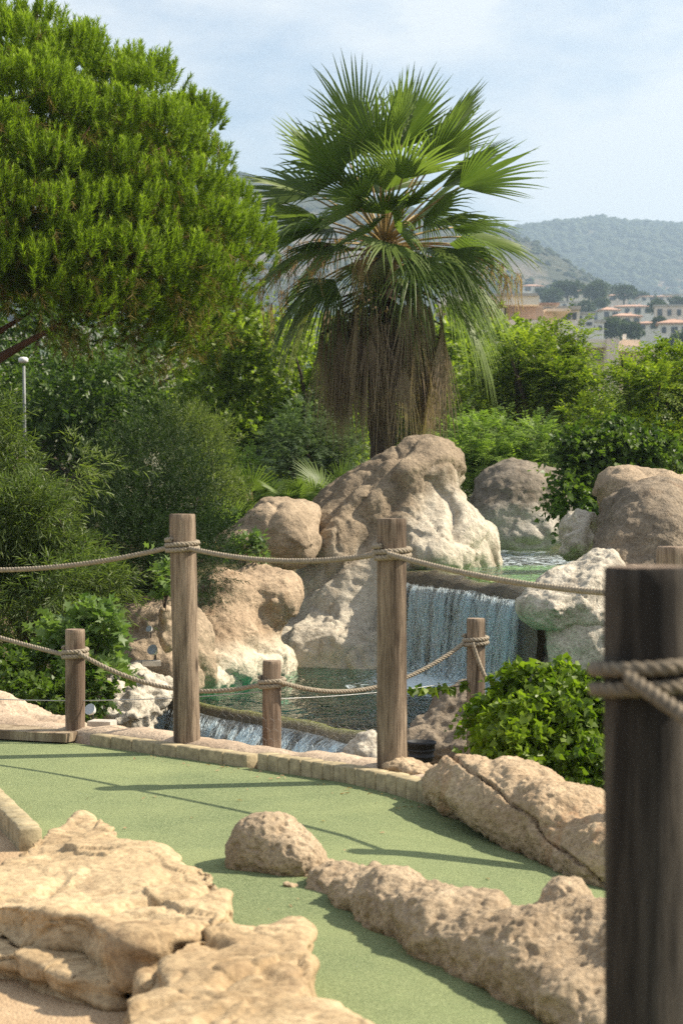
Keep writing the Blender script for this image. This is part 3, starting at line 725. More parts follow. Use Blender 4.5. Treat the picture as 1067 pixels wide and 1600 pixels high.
def add_frond(nm, base, az, el, pet, R0, mat, **kw):
    V, T, Q, pts = fan(rng, base, az, el, pet, R0, **kw)
    o = tri_mesh(nm, V, T, M[mat], pe, Q)
    W, Fc = tube_vf([Vector(p) for p in pts], [.022 - .002 * i for i in range(len(pts))], 5)
    mesh_obj('petiole', W, Fc, M['petiole' if mat != 'palm_dead' else 'palm_dead'], o, smooth=True)
    return o
# azimuth 0 = to the right of the picture, 270 = towards the viewer
FR = [(268, 36, .62, 1.05), (240, 46, .75, 1.05), (302, 42, .72, 1.05), (288, 8, .5, .85), (272, 60, .75, 1.1), (322, 26, .7, 1.05), (262, -4, .42, .8), (308, -10, .6, .9), (335, -4, .75, 1.0), (250, 22, .55, .95), (284, 26, .55, .95), (225, 10, .8, 1.0), (342, 12, .85, 1.0), (196, -12, .9, 1.0), (350, -22, .95, 1.05), (20, -18, .95, 1.0), (176, -20, .9, .95), (300, -24, .62, .9), (238, -12, .6, .85), (214, 22, .8, 1.0), (318, 8, .7, 1.0)]
for i in range(40):
    f = i / 39; el = 86 - 100 * f ** .85; az = i * 137.5 + 20
    a_ = az % 360
    if el < 10 and 35 < a_ < 140 and i % 3: continue
    if el < 5 and 205 < a_ < 262: continue
    FR.append((az, el + rng.uniform(-6, 6), (1.32 - .46 * f) * rng.uniform(.85, 1.1), (1.25 - .25 * f) * rng.uniform(.88, 1.06)))
for i, (az, el, pt, rr) in enumerate(FR):
    lowf = max(0, (35 - el) / 55); a_ = az % 360
    if lowf > .7 and 235 < a_ < 305: pt *= .72
    add_frond('frond', hubp + Vector((0, 0, -.16 * lowf + .10)), R(az), R(el), pt, rr, 'palm_yellow' if i in (6, 16) else 'palm',
              droop=.10 + .62 * lowf, span=.95 + .35 * rng.random() - .25 * lowf, nseg=23, fold=.3 + .5 * lowf, split=.40 - .06 * lowf, roll=rng.normal(0, .5))
for i in range(112):                                   # dead fronds folded down along the trunk
    az = i * 2.399 + rng.uniform(-.3, .3); q = rng.random()
    if math.sin(az) > .75 or abs((math.degrees(az) % 360) - 276) < 13: continue
    zz = hubp.z - .30 - .80 * q
    add_frond('dead_frond', (hubp.x + .12 * math.cos(az), PALMD + .12 * math.sin(az), zz), az, R(-4 - 28 * rng.random()), .42 + .30 * rng.random(), rng.uniform(.95, 1.3), 'palm_dead',
              droop=.3, span=.33, nseg=15, fold=.6, split=.36, roll=rng.normal(0, .5), hang=-.06)
def strands(name, top, n, length, spreadr, mat, parent, wd=.008):
    Vs, Ts, Qs, c = [], [], [], 0
    for i in range(n):
        p = np.array(top) + np.r_[rng.normal(0, spreadr, 2), rng.normal(0, spreadr * .5)]
        l = length * rng.uniform(.5, 1.1); dx = rng.normal(0, .08, 3); a = rng.uniform(0, 3.14); s_ = np.array([math.cos(a), math.sin(a), 0]) * wd
        r_ = rng.random()
        for j in range(6):
            f = j / 5; q = p + dx * f * l * 1.6 + np.array([math.sin(f * 5 + i) * .02, 0, -f * l]); Vs += [q - s_ * (1 - .6 * f), q + s_ * (1 - .6 * f)]; Qs += [r_, r_]
            if j < 5: a0 = c + j * 2; Ts += [(a0, a0 + 1, a0 + 3), (a0, a0 + 3, a0 + 2)]
        c += 12
    return tri_mesh(name, np.array(Vs), np.array(Ts), M[mat], parent, np.array(Qs))
for i in range(16):
    az = rng.uniform(3.3, 6.1); q = rng.uniform(.25, .62)
    strands('dead_strands', (hubp.x + q * math.cos(az) * .9, PALMD + q * math.sin(az) * .9, hubp.z - rng.uniform(.7, 1.2)), 36, rng.uniform(.8, 1.15), .09, 'palm_dead', pe)
for az, el, ln in ((178, 24, 1.45), (195, 10, 1.6), (222, 22, 1.2), (5, 16, 1.75), (345, 12, 1.6), (250, 12, 1.0), (20, 5, 1.5), (165, 0, 1.5), (285, 25, .7)):
    a, e_ = R(az), R(el); d_ = Vector((math.cos(a) * math.cos(e_), math.sin(a) * math.cos(e_), math.sin(e_)))
    pts = [hubp + d_ * ln * s_ + Vector((0, 0, -.42 * ln * s_ ** 2.4)) for s_ in np.linspace(0, 1, 9)]
    V, Fc = tube_vf(pts, [.012 * (1 - .6 * s_) for s_ in np.linspace(0, 1, 9)], 5)
    st = mesh_obj('flower_stalk', V, Fc, M['palm_straw'], pe, smooth=True)
    for j in (5, 6, 7, 8):
        strands('flower_strands', tuple(pts[j]), 16, rng.uniform(.28, .55), .035, 'palm_straw', st, .006)
def small_fan(px, py, d, label, sd, nf, sz, mat='palm'):
    global rng, pe
    rng = np.random.default_rng(sd); b = P(px, py, d); pe = empty('dwarf_fan_palm', b, label, 'palm plant', 'small fan palms behind the rocks')
    for i in range(nf):
        add_frond('frond', b, R(200 + 140 * rng.random()) if i % 3 else R(360 * rng.random()), R(rng.uniform(25, 80)), sz * .55, sz * rng.uniform(.75, 1.05), mat, nseg=22, span=1.5, droop=.12, fold=.2, split=.35, roll=rng.normal(0, .5))
small_fan(522, 800, 22.6, 'spiky green fan palm behind the left shoulder of the tall boulder', 71, 7, .52)
small_fan(455, 800, 22.0, 'pale spiky fan palm fronds above the low brown boulder', 72, 6, .42)
small_fan(345, 870, 20.8, 'dark fan palm left of the low brown boulder', 73, 8, .62)
small_fan(395, 800, 23.0, 'small dark fan palm tuft in shade beneath the bright tree', 74, 5, .45)

# ------------------------------------------------------------------ trees and shrubs
shrub('broadleaf_tree', 'bright broadleaf tree between pine and palm', 'tree', [(440, 600, 31, 150, 140, 1.6), (360, 640, 31.5, 95, 120, 1.4), (500, 660, 31, 90, 110, 1.3), (420, 720, 30.5, 140, 90, 1.3)], 101, 'plane', 4300, 9, .34, .105, .085, 'lobed', k=46, fr=(.2, .36), gap=(3.2, -.42, 5), crown='crown', tr=.10)
shrub('broadleaf_tree', 'dark glossy broadleaf tree under the pine canopy beside the lamp', 'tree', [(140, 620, 33, 130, 90, 1.6), (40, 610, 33.5, 110, 95, 1.5), (240, 610, 34, 110, 90, 1.5), (120, 720, 32.5, 190, 90, 1.3)], 102, 'holm', 3200, 9, .36, .13, .06, 'oval', k=40, fr=(.22, .36), gap=(2.8, -.35, 6), crown='crown', tr=.10)
shrub('broadleaf_tree', 'shaded broadleaf tree far behind the pine trunk', 'tree', [(60, 560, 42, 210, 120, 2.2), (300, 590, 42, 200, 130, 2.2), (-100, 640, 41, 190, 150, 2.0)], 103, 'holm', 2600, 8, .5, .17, .09, 'oval', k=36, fr=(.22, .36), crown='crown', tr=.14)
shrub('narrow_leaf_bush', 'tall pale bush of narrow leaves at the left edge', 'bush', [(60, 740, 15.5, 110, 95, .8), (40, 850, 15.0, 120, 110, .8), (90, 905, 14.6, 105, 90, .7), (-30, 760, 15.6, 110, 140, .8), (-40, 930, 14.6, 110, 110, .7)], 104, 'narrow', 5200, 13, .20, .085, .0115, 'diamond', spread=.8, droop=.2, k=44, fr=(.22, .36), gap=(5.5, -.22, 7), up=.25)
shrub('fine_leaf_shrub', 'dark feathery shrub in shade behind the tall left post', 'bush', [(230, 760, 17.5, 105, 125, .9), (250, 870, 17.2, 110, 110, .8), (190, 880, 17.0, 90, 120, .8), (300, 800, 17.8, 60, 100, .7)], 105, 'fine', 6200, 16, .26, .045, .008, 'needle', spread=.7, droop=.05, k=50, fr=(.25, .4), up=.6)
shrub('fine_leaf_shrub', 'olive shrub rising between dark shrub and bright tree', 'bush', [(330, 740, 21.5, 40, 85, .6), (300, 700, 21.8, 60, 60, .6), (350, 790, 21.2, 40, 60, .5)], 115, 'narrow', 1500, 12, .2, .06, .012, 'needle', spread=.7, droop=.05, k=18, up=.6)
shrub('leafy_shrub', 'grey green fine shrub beside the palm trunk', 'bush', [(490, 695, 28.6, 75, 55, .7), (545, 712, 28.6, 40, 45, .6), (440, 735, 28.2, 60, 40, .6)], 106, 'greygreen', 2600, 14, .20, .05, .016, 'diamond', mode='flat', spread=1.0, droop=.3, k=26, up=.3)
shrub('fern_shrub', 'bright green low foliage above the low brown boulder', 'bush', [(395, 775, 24.5, 55, 30, .6), (370, 740, 25, 50, 40, .6)], 107, 'mimosa', 700, 14, .24, .06, .02, 'diamond', mode='flat', k=14)
shrub('pinnate_tree', 'yellow green tree with arching branches right of the palm', 'tree', [(840, 590, 33, 85, 70, 1.3), (790, 640, 33.2, 80, 80, 1.2), (890, 640, 32.6, 90, 80, 1.2), (865, 545, 33.2, 32, 42, .7), (905, 535, 33.3, 20, 38, .5), (770, 590, 33.8, 50, 60, 1.0)], 108, 'pinnate', 3900, 16, .42, .085, .036, 'diamond', mode='flat', spread=1.1, droop=.35, k=52, fr=(.2, .34), gap=(3.0, -.30, 8), crown='crown', tr=.09)
shrub('pinnate_tree', 'broad yellow green tree at the right edge below the hillside houses', 'tree', [(1010, 620, 29.5, 90, 65, 1.2), (1060, 600, 29.8, 70, 70, 1.1), (975, 680, 29.2, 90, 70, 1.1), (1055, 690, 29.0, 90, 80, 1.1), (1000, 555, 29.8, 60, 26, .7)], 109, 'pinnate', 3800, 16, .40, .08, .034, 'diamond', mode='flat', spread=1.1, droop=.35, k=48, fr=(.2, .34), gap=(3.0, -.26, 9), crown='crown', tr=.09)
shrub('feathery_shrub', 'light feathery shrub between palm trunk and grey back boulder', 'bush', [(760, 690, 29, 70, 42, .8), (830, 700, 28.8, 60, 40, .7), (720, 720, 28.6, 40, 50, .6), (790, 735, 28.4, 90, 35, .6)], 110, 'mimosa', 1500, 22, .42, .07, .02, 'diamond', mode='flat', spread=1.2, droop=.45, k=26, fr=(.25, .4), up=.3)
shrub('leafy_shrub', 'dark green leafy shrub spilling over the grey back boulder', 'bush', [(920, 720, 24.6, 50, 55, .6), (960, 710, 24.8, 60, 45, .6), (890, 780, 24.2, 26, 40, .35), (1010, 715, 24.8, 50, 40, .6), (940, 770, 24.4, 40, 30, .4)], 111, 'heart', 1900, 10, .24, .075, .065, 'heart', k=30, fr=(.24, .38), droop=.4, gap=(5, -.35, 3))
shrub('dark_tree', 'shadowy tree mass behind the palm trunk', 'tree', [(690, 640, 38, 120, 130, 2.0), (590, 650, 38.5, 110, 120, 1.8), (760, 560, 39, 90, 80, 1.6)], 112, 'plane', 2200, 9, .45, .15, .11, 'oval', k=30, fr=(.22, .36), crown='crown', tr=.12)
shrub('dark_tree', 'dense dark tree row filling the gap at far right', 'tree', [(960, 700, 38, 170, 90, 1.8), (1080, 690, 37, 130, 130, 1.8), (820, 700, 38, 130, 90, 1.6)], 113, 'holm', 2400, 9, .42, .14, .09, 'oval', k=30, crown='crown', tr=.12)
shrub('ivy_bush', 'dense bright green ivy mound behind the cracked boulder', 'ivy', [(830, 1120, 9.7, 92, 82, .42), (890, 1120, 9.7, 90, 85, .42), (800, 1160, 9.5, 62, 66, .36), (900, 1200, 9.4, 90, 80, .38), (850, 1085, 9.8, 75, 50, .36), (970, 1130, 9.8, 80, 90, .42)], 114, 'ivy', 5200, 6, .09, .040, .036, 'heart', k=30, fr=(.2, .34), droop=.7, up=.05, upn=.3, shell=(.7, 1.02), tr=.02, wild=.8, gap=(9, -.5, 4))
shrub('fig_shrub', 'broad leaved fig shrub behind the short pale post', 'bush', [(130, 985, 12.9, 55, 42, .35), (150, 1035, 12.8, 36, 50, .32), (90, 1020, 12.9, 40, 45, .3)], 116, 'fig', 150, 9, .16, .105, .075, 'lobed', k=12, droop=.1, up=.6, upn=1., tr=.012)
shrub('low_shrub', 'low dark shrub at the left edge behind the tan bank', 'bush', [(20, 1060, 12.6, 45, 32, .35), (70, 1085, 12.4, 40, 30, .3), (130, 1090, 12.6, 45, 40, .3)], 117, 'heart', 620, 8, .12, .042, .032, 'heart', k=14, tr=.01)
shrub('fig_shrub', 'small fig seedling on the ledge below the low brown boulder', 'plant', [(378, 862, 18.9, 28, 18, .15)], 118, 'fig', 26, 8, .16, .11, .065, 'lobed', k=4, droop=.0, up=.8, upn=1., tr=.008)
shrub('fig_shrub', 'tiny leafy sprig beside the seedling on the ledge', 'plant', [(413, 868, 18.8, 14, 10, .1)], 119, 'greygreen', 12, 7, .1, .08, .04, 'oval', k=3, droop=.0, up=.8, upn=1., tr=.006)
shrub('fig_shrub', 'small leafy plant growing left of the tall left post', 'plant', [(258, 912, 15.8, 14, 24, .15)], 120, 'fig', 28, 7, .12, .09, .06, 'lobed', k=4, droop=.0, up=.7, upn=1., tr=.008)

# ------------------------------------------------------------------ far trees
def far_tree(kind, px, pyb, d, w_px, h_px, label, sd):
    b = P(px, pyb, d); W = w_px / F * d / 2; H = h_px / F * d; r = np.random.default_rng(sd)
    e = empty({'round': 'far_round_tree', 'umbrella': 'far_umbrella_pine', 'cypress': 'far_cypress'}[kind], b, label, 'tree', 'trees on the hillside')
    if kind == 'cypress': lob = [(np.array((b.x, b.y, b.z + H * q)), np.array((W * wq, W * wq, H * .2))) for q, wq in ((.2, .9), (.4, 1.), (.6, .8), (.8, .5))]
    elif kind == 'umbrella': lob = [(np.array((b.x + W * q, b.y + r.uniform(-.3, .3) * W, b.z + H * .72)), np.array((W * .5, W * .5, H * .27))) for q in (-.5, 0, .5)]
    else: lob = [(np.array((b.x + W * r.uniform(-.4, .4), b.y + W * r.uniform(-.4, .4), b.z + H * r.uniform(.45, .7))), np.array((W * .6, W * .6, H * .33))) for _ in range(5)]
    Pp, A = twigs(r, lob, 420, shell=(.6, 1.05), gap=None)
    V, T, Q = sprays(r, Pp, A, np.full(len(Pp), W * .22), 3, W * .26, W * .2, 1., 'round', .1, 'diamond')
    tri_mesh('crown', V, T, M['far_tree'], e, Q)
    V, Fc = tube_vf([b - Vector((0, 0, 3)), b + Vector((0, 0, H * .6))], [W * .09, W * .05], 6); mesh_obj('trunk', V, Fc, M['bark'], e)
FT = [('umbrella', 886, 470, 700, 46, 26, 'umbrella pine over the cream house on the upper slope'), ('round', 862, 478, 690, 34, 26, 'round dark tree left of the cream house'),
      ('round', 928, 470, 690, 44, 26, 'wide dark tree right of the cream house'), ('umbrella', 974, 476, 740, 36, 28, 'umbrella pine standing alone above the red roofed house'),
      ('round', 915, 500, 600, 34, 30, 'dense dark tree in the gap beside the square white house'), ('round', 1024, 492, 560, 32, 24, 'round tree in front of the long pale house'),
      ('round', 953, 528, 430, 54, 26, 'broad dark tree just above the peach building'), ('round', 985, 530, 420, 40, 24, 'dark tree right above the red patch of roof'),
      ('cypress', 1023, 470, 700, 5, 16, 'slim cypress beside the long pale house'), ('cypress', 996, 505, 500, 9, 20, 'dark cypress in front of the cream red roofed house'),
      ('cypress', 958, 506, 520, 6, 16, 'thin cypress at the square white house'), ('round', 1000, 470, 860, 26, 12, 'small tree at the top of the slope right of the lone pine'),
      ('round', 1060, 482, 700, 28, 16, 'tree at the right edge below the topmost house'), ('round', 1030, 512, 450, 26, 16, 'round bush tree beside the peach house'),
      ('round', 845, 470, 760, 26, 18, 'small tree near the palm fronds on the upper slope'), ('round', 940, 482, 640, 24, 14, 'small dark tree below the wide dark tree'),
      ('round', 1062, 545, 330, 40, 22, 'dark tree below the lowest house at the right edge'), ('round', 895, 498, 520, 20, 22, 'narrow tree behind the white terraced block')]
for i, f in enumerate(FT): far_tree(*f, 300 + i)

# ------------------------------------------------------------------ ponds, weirs, falls
def poly_sheet(name, pts, z, mat, step, rndf=None, kind='structure', zf=None):
    bm = bmesh.new(); vs = [bm.verts.new((p[0], p[1], z)) for p in pts]; bm.faces.new(vs)
    bmesh.ops.triangulate(bm, faces=bm.faces[:])
    for _ in range(step): bmesh.ops.subdivide_edges(bm, edges=[e_ for e_ in bm.edges if e_.calc_length() > .25], cuts=1, use_grid_fill=True)
    bmesh.ops.triangulate(bm, faces=bm.faces[:])
    bm.verts.ensure_lookup_table()
    V = np.array([v.co[:] for v in bm.verts]); Fc = [[v.index for v in f.verts] for f in bm.faces]; bm.free()
    if zf is not None: V[:, 2] = zf(V[:, 0], V[:, 1])
    o = mesh_obj(name, V, Fc, mat, smooth=True, origin=(0, 0, 0))
    a = o.data.attributes.new('rnd', 'FLOAT', 'POINT'); a.data.foreach_set('value', (rndf(V) if rndf else np.zeros(len(V))).astype(np.float32))
    return tag(o, kind=kind)
PZ, UZ = -.38, .535
lip = [Vector((-1.62, 16.9, PZ)), Vector((-1.42, 16.2, PZ)), Vector((-.98, 15.55, PZ)), Vector((-.547, 15.0, PZ)), Vector((-.1, 14.4, PZ)), Vector((.25, 13.85, PZ)), Vector((.62, 13.2, PZ))]
flip = [P(630, 892, 19.7), P(690, 897.5, 18.7), P(760, 905.5, 17.6), P(830, 917, 16.45), P(870, 923, 15.8)]
lower = [(p.x, p.y) for p in lip] + [(1.4, 13.4), (2.2, 15.0), (2.4, 17.5), (1.6, 20), (.9, 22.5), (-.4, 23.2), (-1.2, 22.6), (-1.9, 20), (-2.1, 18)]
def foam_glint_low(V):
    d = np.hypot((V[:, 0] - 1.0) / 1.0, (V[:, 1] - 17.6) / 1.7); d2 = np.hypot((V[:, 0] - .3) / 1.2, (V[:, 1] - 20.5) / 2.2)
    return np.clip(1.4 - d, 0, 1) + .62 * np.clip(1.0 - d2, 0, 1)  # first term foam below the fall, second paints bright ripple glints
pond_lower = poly_sheet('pond_water', lower, PZ, M['water'], 6, foam_glint_low)
pond_lower['label'] = 'dark green rippled water of the lower pond'
def bed_z(x, y):
    d = np.full(x.shape, 9.)
    P2 = np.array(lower); 
    for a, b in zip(P2, np.roll(P2, -1, 0)):
        ab = b - a; q = np.clip(((x - a[0]) * ab[0] + (y - a[1]) * ab[1]) / (ab @ ab), 0, 1)
        d = np.minimum(d, np.hypot(x - a[0] - q * ab[0], y - a[1] - q * ab[1]))
    return PZ - .03 - .62 * smooth(.05, .85, d)
poly_sheet('pond_bed', lower, PZ - .1, M['bed'], 6, None, zf=bed_z)
upper = [(p.x, p.y) for p in flip] + [(2.6, 17.5), (3.6, 21), (3.9, 26.4), (1.6, 27.0), (1.2, 23.5), (.6, 21)]
pond_upper = poly_sheet('upper_pond_water', upper, UZ, M['water'], 6, lambda V: .62 * np.clip(1.5 - np.hypot((V[:, 0] - 2.0) / 1.4, (V[:, 1] - 23.2) / 4.2), 0, 1))  # white patch painted in place of the sky reflected by the ripples
upper_in = [(p.x, p.y) for p in flip]
poly_sheet('upper_pond_bed', upper, UZ - .14, M['bed'], 5, None, zf=lambda x, y: UZ - .10 - .12 * smooth(0, 1, (y - 18) / 6))

def sweep(path, outdir, prof, nper, wob, seed, taper=None):
    """profile (out, down) swept along a lip"""
    r = np.random.default_rng(seed); pts = []
    for a, b in zip(path[:-1], path[1:]): pts += [a.lerp(b, i / nper) for i in range(nper)]
    pts.append(path[-1]); V = []
    ns = len(prof)
    for i, p in enumerate(pts):
        t_ = (pts[min(i + 1, len(pts) - 1)] - pts[max(i - 1, 0)]); o = Vector((t_.y, -t_.x, 0)).normalized()
        if o.dot(outdir) < 0: o = -o
        k_ = 1. if taper is None else float(np.interp(i / (len(pts) - 1), *taper))
        for (q, z) in prof: V.append(p + o * q * k_ + Vector((0, 0, z)))
    V = np.array([tuple(v) for v in V])
    if wob: V += (snoise(V, 5, seed) * wob)[:, None] * np.array([.6, .6, .5]) + (snoise(V, 17, seed + 1) * wob * .5)[:, None] * np.array([.5, .5, .6])
    n = len(pts); i = np.arange(n * ns).reshape(n, ns)
    Q = np.stack([i[:-1, :-1], i[1:, :-1], i[1:, 1:], i[:-1, 1:]], -1).reshape(-1, 4)
    return V, Q, n, ns
def weir(name, label, path, outdir, prof, seed, wob=.03, taper=None):
    V, Q, n, ns = sweep(path, outdir, prof, 16, wob, seed, taper)
    o = mesh_obj(name, V, Q, M['weir'], smooth=True)
    a = o.data.attributes.new('rnd', 'FLOAT', 'POINT'); moss = np.tile(np.interp(np.arange(ns), [0, 2, 5, ns], [.95, .9, .35, .2]), n); a.data.foreach_set('value', moss.astype(np.float32))
    return tag(o, label, 'weir')
TP = ([0, .3, .6, 1], [.18, .35, .7, 1.0])
weir('stone_weir', 'mossy curved stone weir at the front of the lower pond', lip, Vector((-.8, -.6, 0)), [(-.14, -.35), (-.08, -.04), (-.01, .012), (.06, .006), (.13, -.02), (.20, -.07), (.27, -.13), (.33, -.20), (.37, -.30), (.39, -.45), (.42, -.7), (.46, -1.2), (.5, -1.9)], 61, .022, TP)
weir('stone_weir', 'dark rough stone face behind the upper waterfall', flip, Vector((-.8, -.6, 0)), [(-.5, -.3), (-.30, -.05), (-.10, .004), (-.02, .008), (.05, -.005), (.11, -.04), (.15, -.10), (.17, -.2), (.17, -.4), (.18, -.65), (.2, -.95), (.22, -1.4)], 62, .065)
def fall(name, label, path, outdir, prof, n, seed, drop, start, taper=([0, 1], [1, 1])):
    V, Q, _a, _b = sweep(path, outdir, prof, 24, .028, seed, taper)
    e = empty(name, path[len(path) // 2], label, 'waterfall')
    mesh_obj('water_sheet', V, Q, M['fall'], e, smooth=True)
    r = np.random.default_rng(seed); Vs, Ts, c = [], [], 0
    pl = [0.]
    for a, b in zip(path[:-1], path[1:]): pl.append(pl[-1] + (b - a).length)
    for k in range(n):
        s = r.uniform(0, pl[-1])
        if r.random() > .55 + .7 * math.sin(s * 9 + 2 * math.sin(s * 3.1)) * math.sin(s * 23 + seed): continue
        j = max(0, int(np.searchsorted(pl, s)) - 1); j = min(j, len(path) - 2)
        p = path[j].lerp(path[j + 1], (s - pl[j]) / (pl[j + 1] - pl[j])); t_ = (path[j + 1] - path[j]).normalized(); o = Vector((t_.y, -t_.x, 0))
        if o.dot(outdir) < 0: o = -o
        z0 = start + (drop - start) * r.random() ** 1.2; ln = r.uniform(.05, .22) * (.5 + 1.0 * r.random()); wd = r.uniform(.0016, .0062)
        nn = 4; dx = r.normal(0, .02)
        for i in range(nn):
            f = i / (nn - 1); z = z0 + ln * f; q = float(np.interp(min(z, drop), [-b_[1] for b_ in prof], [b_[0] for b_ in prof])) * float(np.interp(s / pl[-1], *taper)) + r.uniform(.0, .035)
            if z > drop: z = drop
            ww = wd * math.sin(math.pi * (.12 + .8 * f))
            cpt = p + o * q + t_ * (dx * f) + Vector((0, 0, -z)); Vs += [cpt - t_ * ww, cpt + t_ * ww]
            if i < nn - 1: a0 = c + 2 * i; Ts += [(a0, a0 + 1, a0 + 3), (a0, a0 + 3, a0 + 2)]
        c += 2 * nn
    so_ = tri_mesh('water_strands', np.array([tuple(v) for v in Vs]), np.array(Ts), M['strand'], e); so_['kind'] = 'stuff'
    m_ = n // 4; sp = r.uniform(0, 1, m_) * (len(path) - 1.001); b0 = np.array([tuple(path[int(q)].lerp(path[int(q) + 1], q % 1)) for q in sp]); oo = np.array(outdir) / np.linalg.norm(outdir)
    b0 = b0 + oo * (prof[-1][0] + np.abs(r.normal(0, .13, m_)))[:, None]; b0[:, 2] = path[0].z - drop + np.abs(r.normal(0, .07, m_))
    W, T_, Q_ = leaf_soup(b0, r.normal(0, 1, (m_, 3)), r.normal(0, 1, (m_, 3)), r.uniform(.006, .028, m_), r.uniform(.005, .018, m_), 'oval', r.random(m_))
    tri_mesh('splash', W, T_, M['strand'], e)['kind'] = 'stuff'
    return e
fall('waterfall', 'wide waterfall pouring from upper pond into lower pond', flip[:4] + [flip[3].lerp(flip[4], .5)], Vector((-.8, -.6, 0)), [(.175, -.10), (.20, -.15), (.215, -.22), (.23, -.4), (.245, -.6), (.26, -.8), (.27, -.93)], 9000, 63, .93, .09)
fall('waterfall', 'white water spilling over the lower weir behind the posts', lip[:6], Vector((-.8, -.6, 0)), [(.18, -.050), (.27, -.115), (.34, -.19), (.385, -.27), (.415, -.42), (.45, -.62), (.49, -.9), (.52, -1.2)], 12000, 64, .9, .055, TP)

# ------------------------------------------------------------------ rocks
def rock(name, label, bl, mat, vox, disp, smooth_it=6, cat='boulder', boxes=(), parent=None, cut=None, group=None, prisms=()):
    """bl: ellipsoids (px, py, d, rx px, ry px, depth radius m, roll deg); merged, smoothed and roughened"""
    bm = bmesh.new()
    for q in bl:
        px, py, d, rx, ry, rd = q[:6]; roll = q[6] if len(q) > 6 else 0
        yaw = q[7] if len(q) > 7 else 0
        m_ = Matrix.Translation(P(px, py, d)) @ Matrix.Rotation(R(yaw), 4, 'Z') @ Matrix.Rotation(R(roll), 4, 'Y') @ Matrix.Diagonal((rx / F * d, rd, ry / F * d, 1))
        bmesh.ops.create_icosphere(bm, subdivisions=3, radius=1, matrix=m_)
    for q in boxes:
        px, py, d, rx, ry, rd = q[:6]; roll = q[6] if len(q) > 6 else 0
        yaw = q[7] if len(q) > 7 else 0
        m_ = Matrix.Translation(P(px, py, d)) @ Matrix.Rotation(R(yaw), 4, 'Z') @ Matrix.Rotation(R(roll), 4, 'Y') @ Matrix.Diagonal((2 * rx / F * d, 2 * rd, 2 * ry / F * d, 1))
        bmesh.ops.create_cube(bm, size=1, matrix=m_)
    for pts, z0 in prisms:
        c_ = sum((Vector(p) for p in pts), Vector()) / len(pts)
        tp = [bm.verts.new(p) for p in pts]; bt = [bm.verts.new((c_.x + (p[0] - c_.x) * 1.0, c_.y + (p[1] - c_.y) * 1.0, z0)) for p in pts]; k = len(pts)
        bm.faces.new(tp); bm.faces.new(bt[::-1])
        for i in range(k): bm.faces.new((tp[i], bt[i], bt[(i + 1) % k], tp[(i + 1) % k]))
    bmesh.ops.recalc_face_normals(bm, faces=bm.faces[:])
    me = bpy.data.meshes.new(name); bm.to_mesh(me); bm.free()
    o = bpy.data.objects.new(name, me); COL.objects.link(o)
    a = o.modifiers.new('r', 'REMESH'); a.mode = 'VOXEL'; a.voxel_size = vox * 3.0 if bl else vox * 2.4
    a = o.modifiers.new('s', 'SMOOTH'); a.factor = .5; a.iterations = smooth_it
    a = o.modifiers.new('u', 'SUBSURF'); a.levels = a.render_levels = 2
    dg = bpy.context.evaluated_depsgraph_get(); ev = o.evaluated_get(dg)
    m2 = bpy.data.meshes.new_from_object(ev); o.modifiers.clear(); o.data = m2; bpy.data.meshes.remove(me)
    m2.name = name; m2.materials.clear(); m2.materials.append(M[mat]); m2.polygons.foreach_set('use_smooth', [True] * len(m2.polygons))
    co = np.empty(len(m2.vertices) * 3); m2.vertices.foreach_get('co', co); co = co.reshape(-1, 3)
    sd_ = sum(map(ord, label)) % 97
    for dd in (disp[:1], disp[1:]):
        no = np.empty(len(co) * 3); m2.vertices.foreach_get('normal', no); co = roughen(co, no.reshape(-1, 3), dd, sd_); m2.vertices.foreach_set('co', co.ravel()); m2.update()
    if cut is not None:
        no = np.empty(len(co) * 3); m2.vertices.foreach_get('normal', no); co = cut(co, no.reshape(-1, 3))
    off = np.array(((co[:, 0].min() + co[:, 0].max()) / 2, (co[:, 1].min() + co[:, 1].max()) / 2, co[:, 2].min()))
    m2.vertices.foreach_set('co', (co - off).ravel()); m2.update(); o.location = off
    return tag(o, label, cat, group)
D1 = [('CLOUDS', .9, .16), ('FACET', .5, .03), ('RIDGE', .8, .06), ('CLOUDS', .34, .05), ('BILLOW', .13, .022), ('CLOUDS', .06, .016)]
rock('tall_boulder', 'tallest humped boulder with white lower face in front of the palm', [
    (672, 722, 21.2, 66, 44, .75, 6), (628, 748, 21.0, 80, 42, .8, -14), (560, 790, 20.8, 75, 52, .8, -30), (520, 850, 20.6, 55, 90, .8, 10), (590, 840, 20.9, 100, 100, .9),
    (515, 950, 20.4, 72, 90, .75, 12), (600, 950, 20.5, 100, 110, .8), (480, 1030, 19.9, 62, 80, .9), (550, 1005, 19.8, 95, 60, .9), (690, 790, 21.1, 55, 45, .7), (720, 840, 20.9, 58, 55, .8), (680, 870, 20.4, 70, 60, .8), (735, 880, 20.9, 46, 40, .6), (575, 1060, 19.7, 130, 80, .95)],
    'rock_main', .034, [('CLOUDS', 1.0, .13), ('RIDGE', .8, .10), ('RIDGE', .35, .04), ('CLOUDS', .4, .05), ('BILLOW', .15, .022), ('CLOUDS', .065, .016)], 8)
rock('back_boulder', 'grey boulder with cracked white face behind the upper pond', [(820, 775, 27.6, 78, 55, .8, 5), (870, 775, 27.8, 50, 48, .8), (790, 810, 27.3, 60, 55, .7), (830, 840, 27.2, 85, 40, .7)], 'rock_back', .045, D1, 5)
rock('right_boulder', 'big dark brown boulder at the right edge behind the near post', [(1010, 830, 17.0, 85, 78, .8, -10), (960, 850, 16.8, 40, 70, .6, 15), (1000, 905, 16.7, 95, 70, .7), (1030, 800, 17.2, 62, 60, .7), (940, 920, 16.6, 40, 60, .5, 10), (1050, 960, 16.8, 80, 60, .6)], 'rock_right', .03, D1, 7)
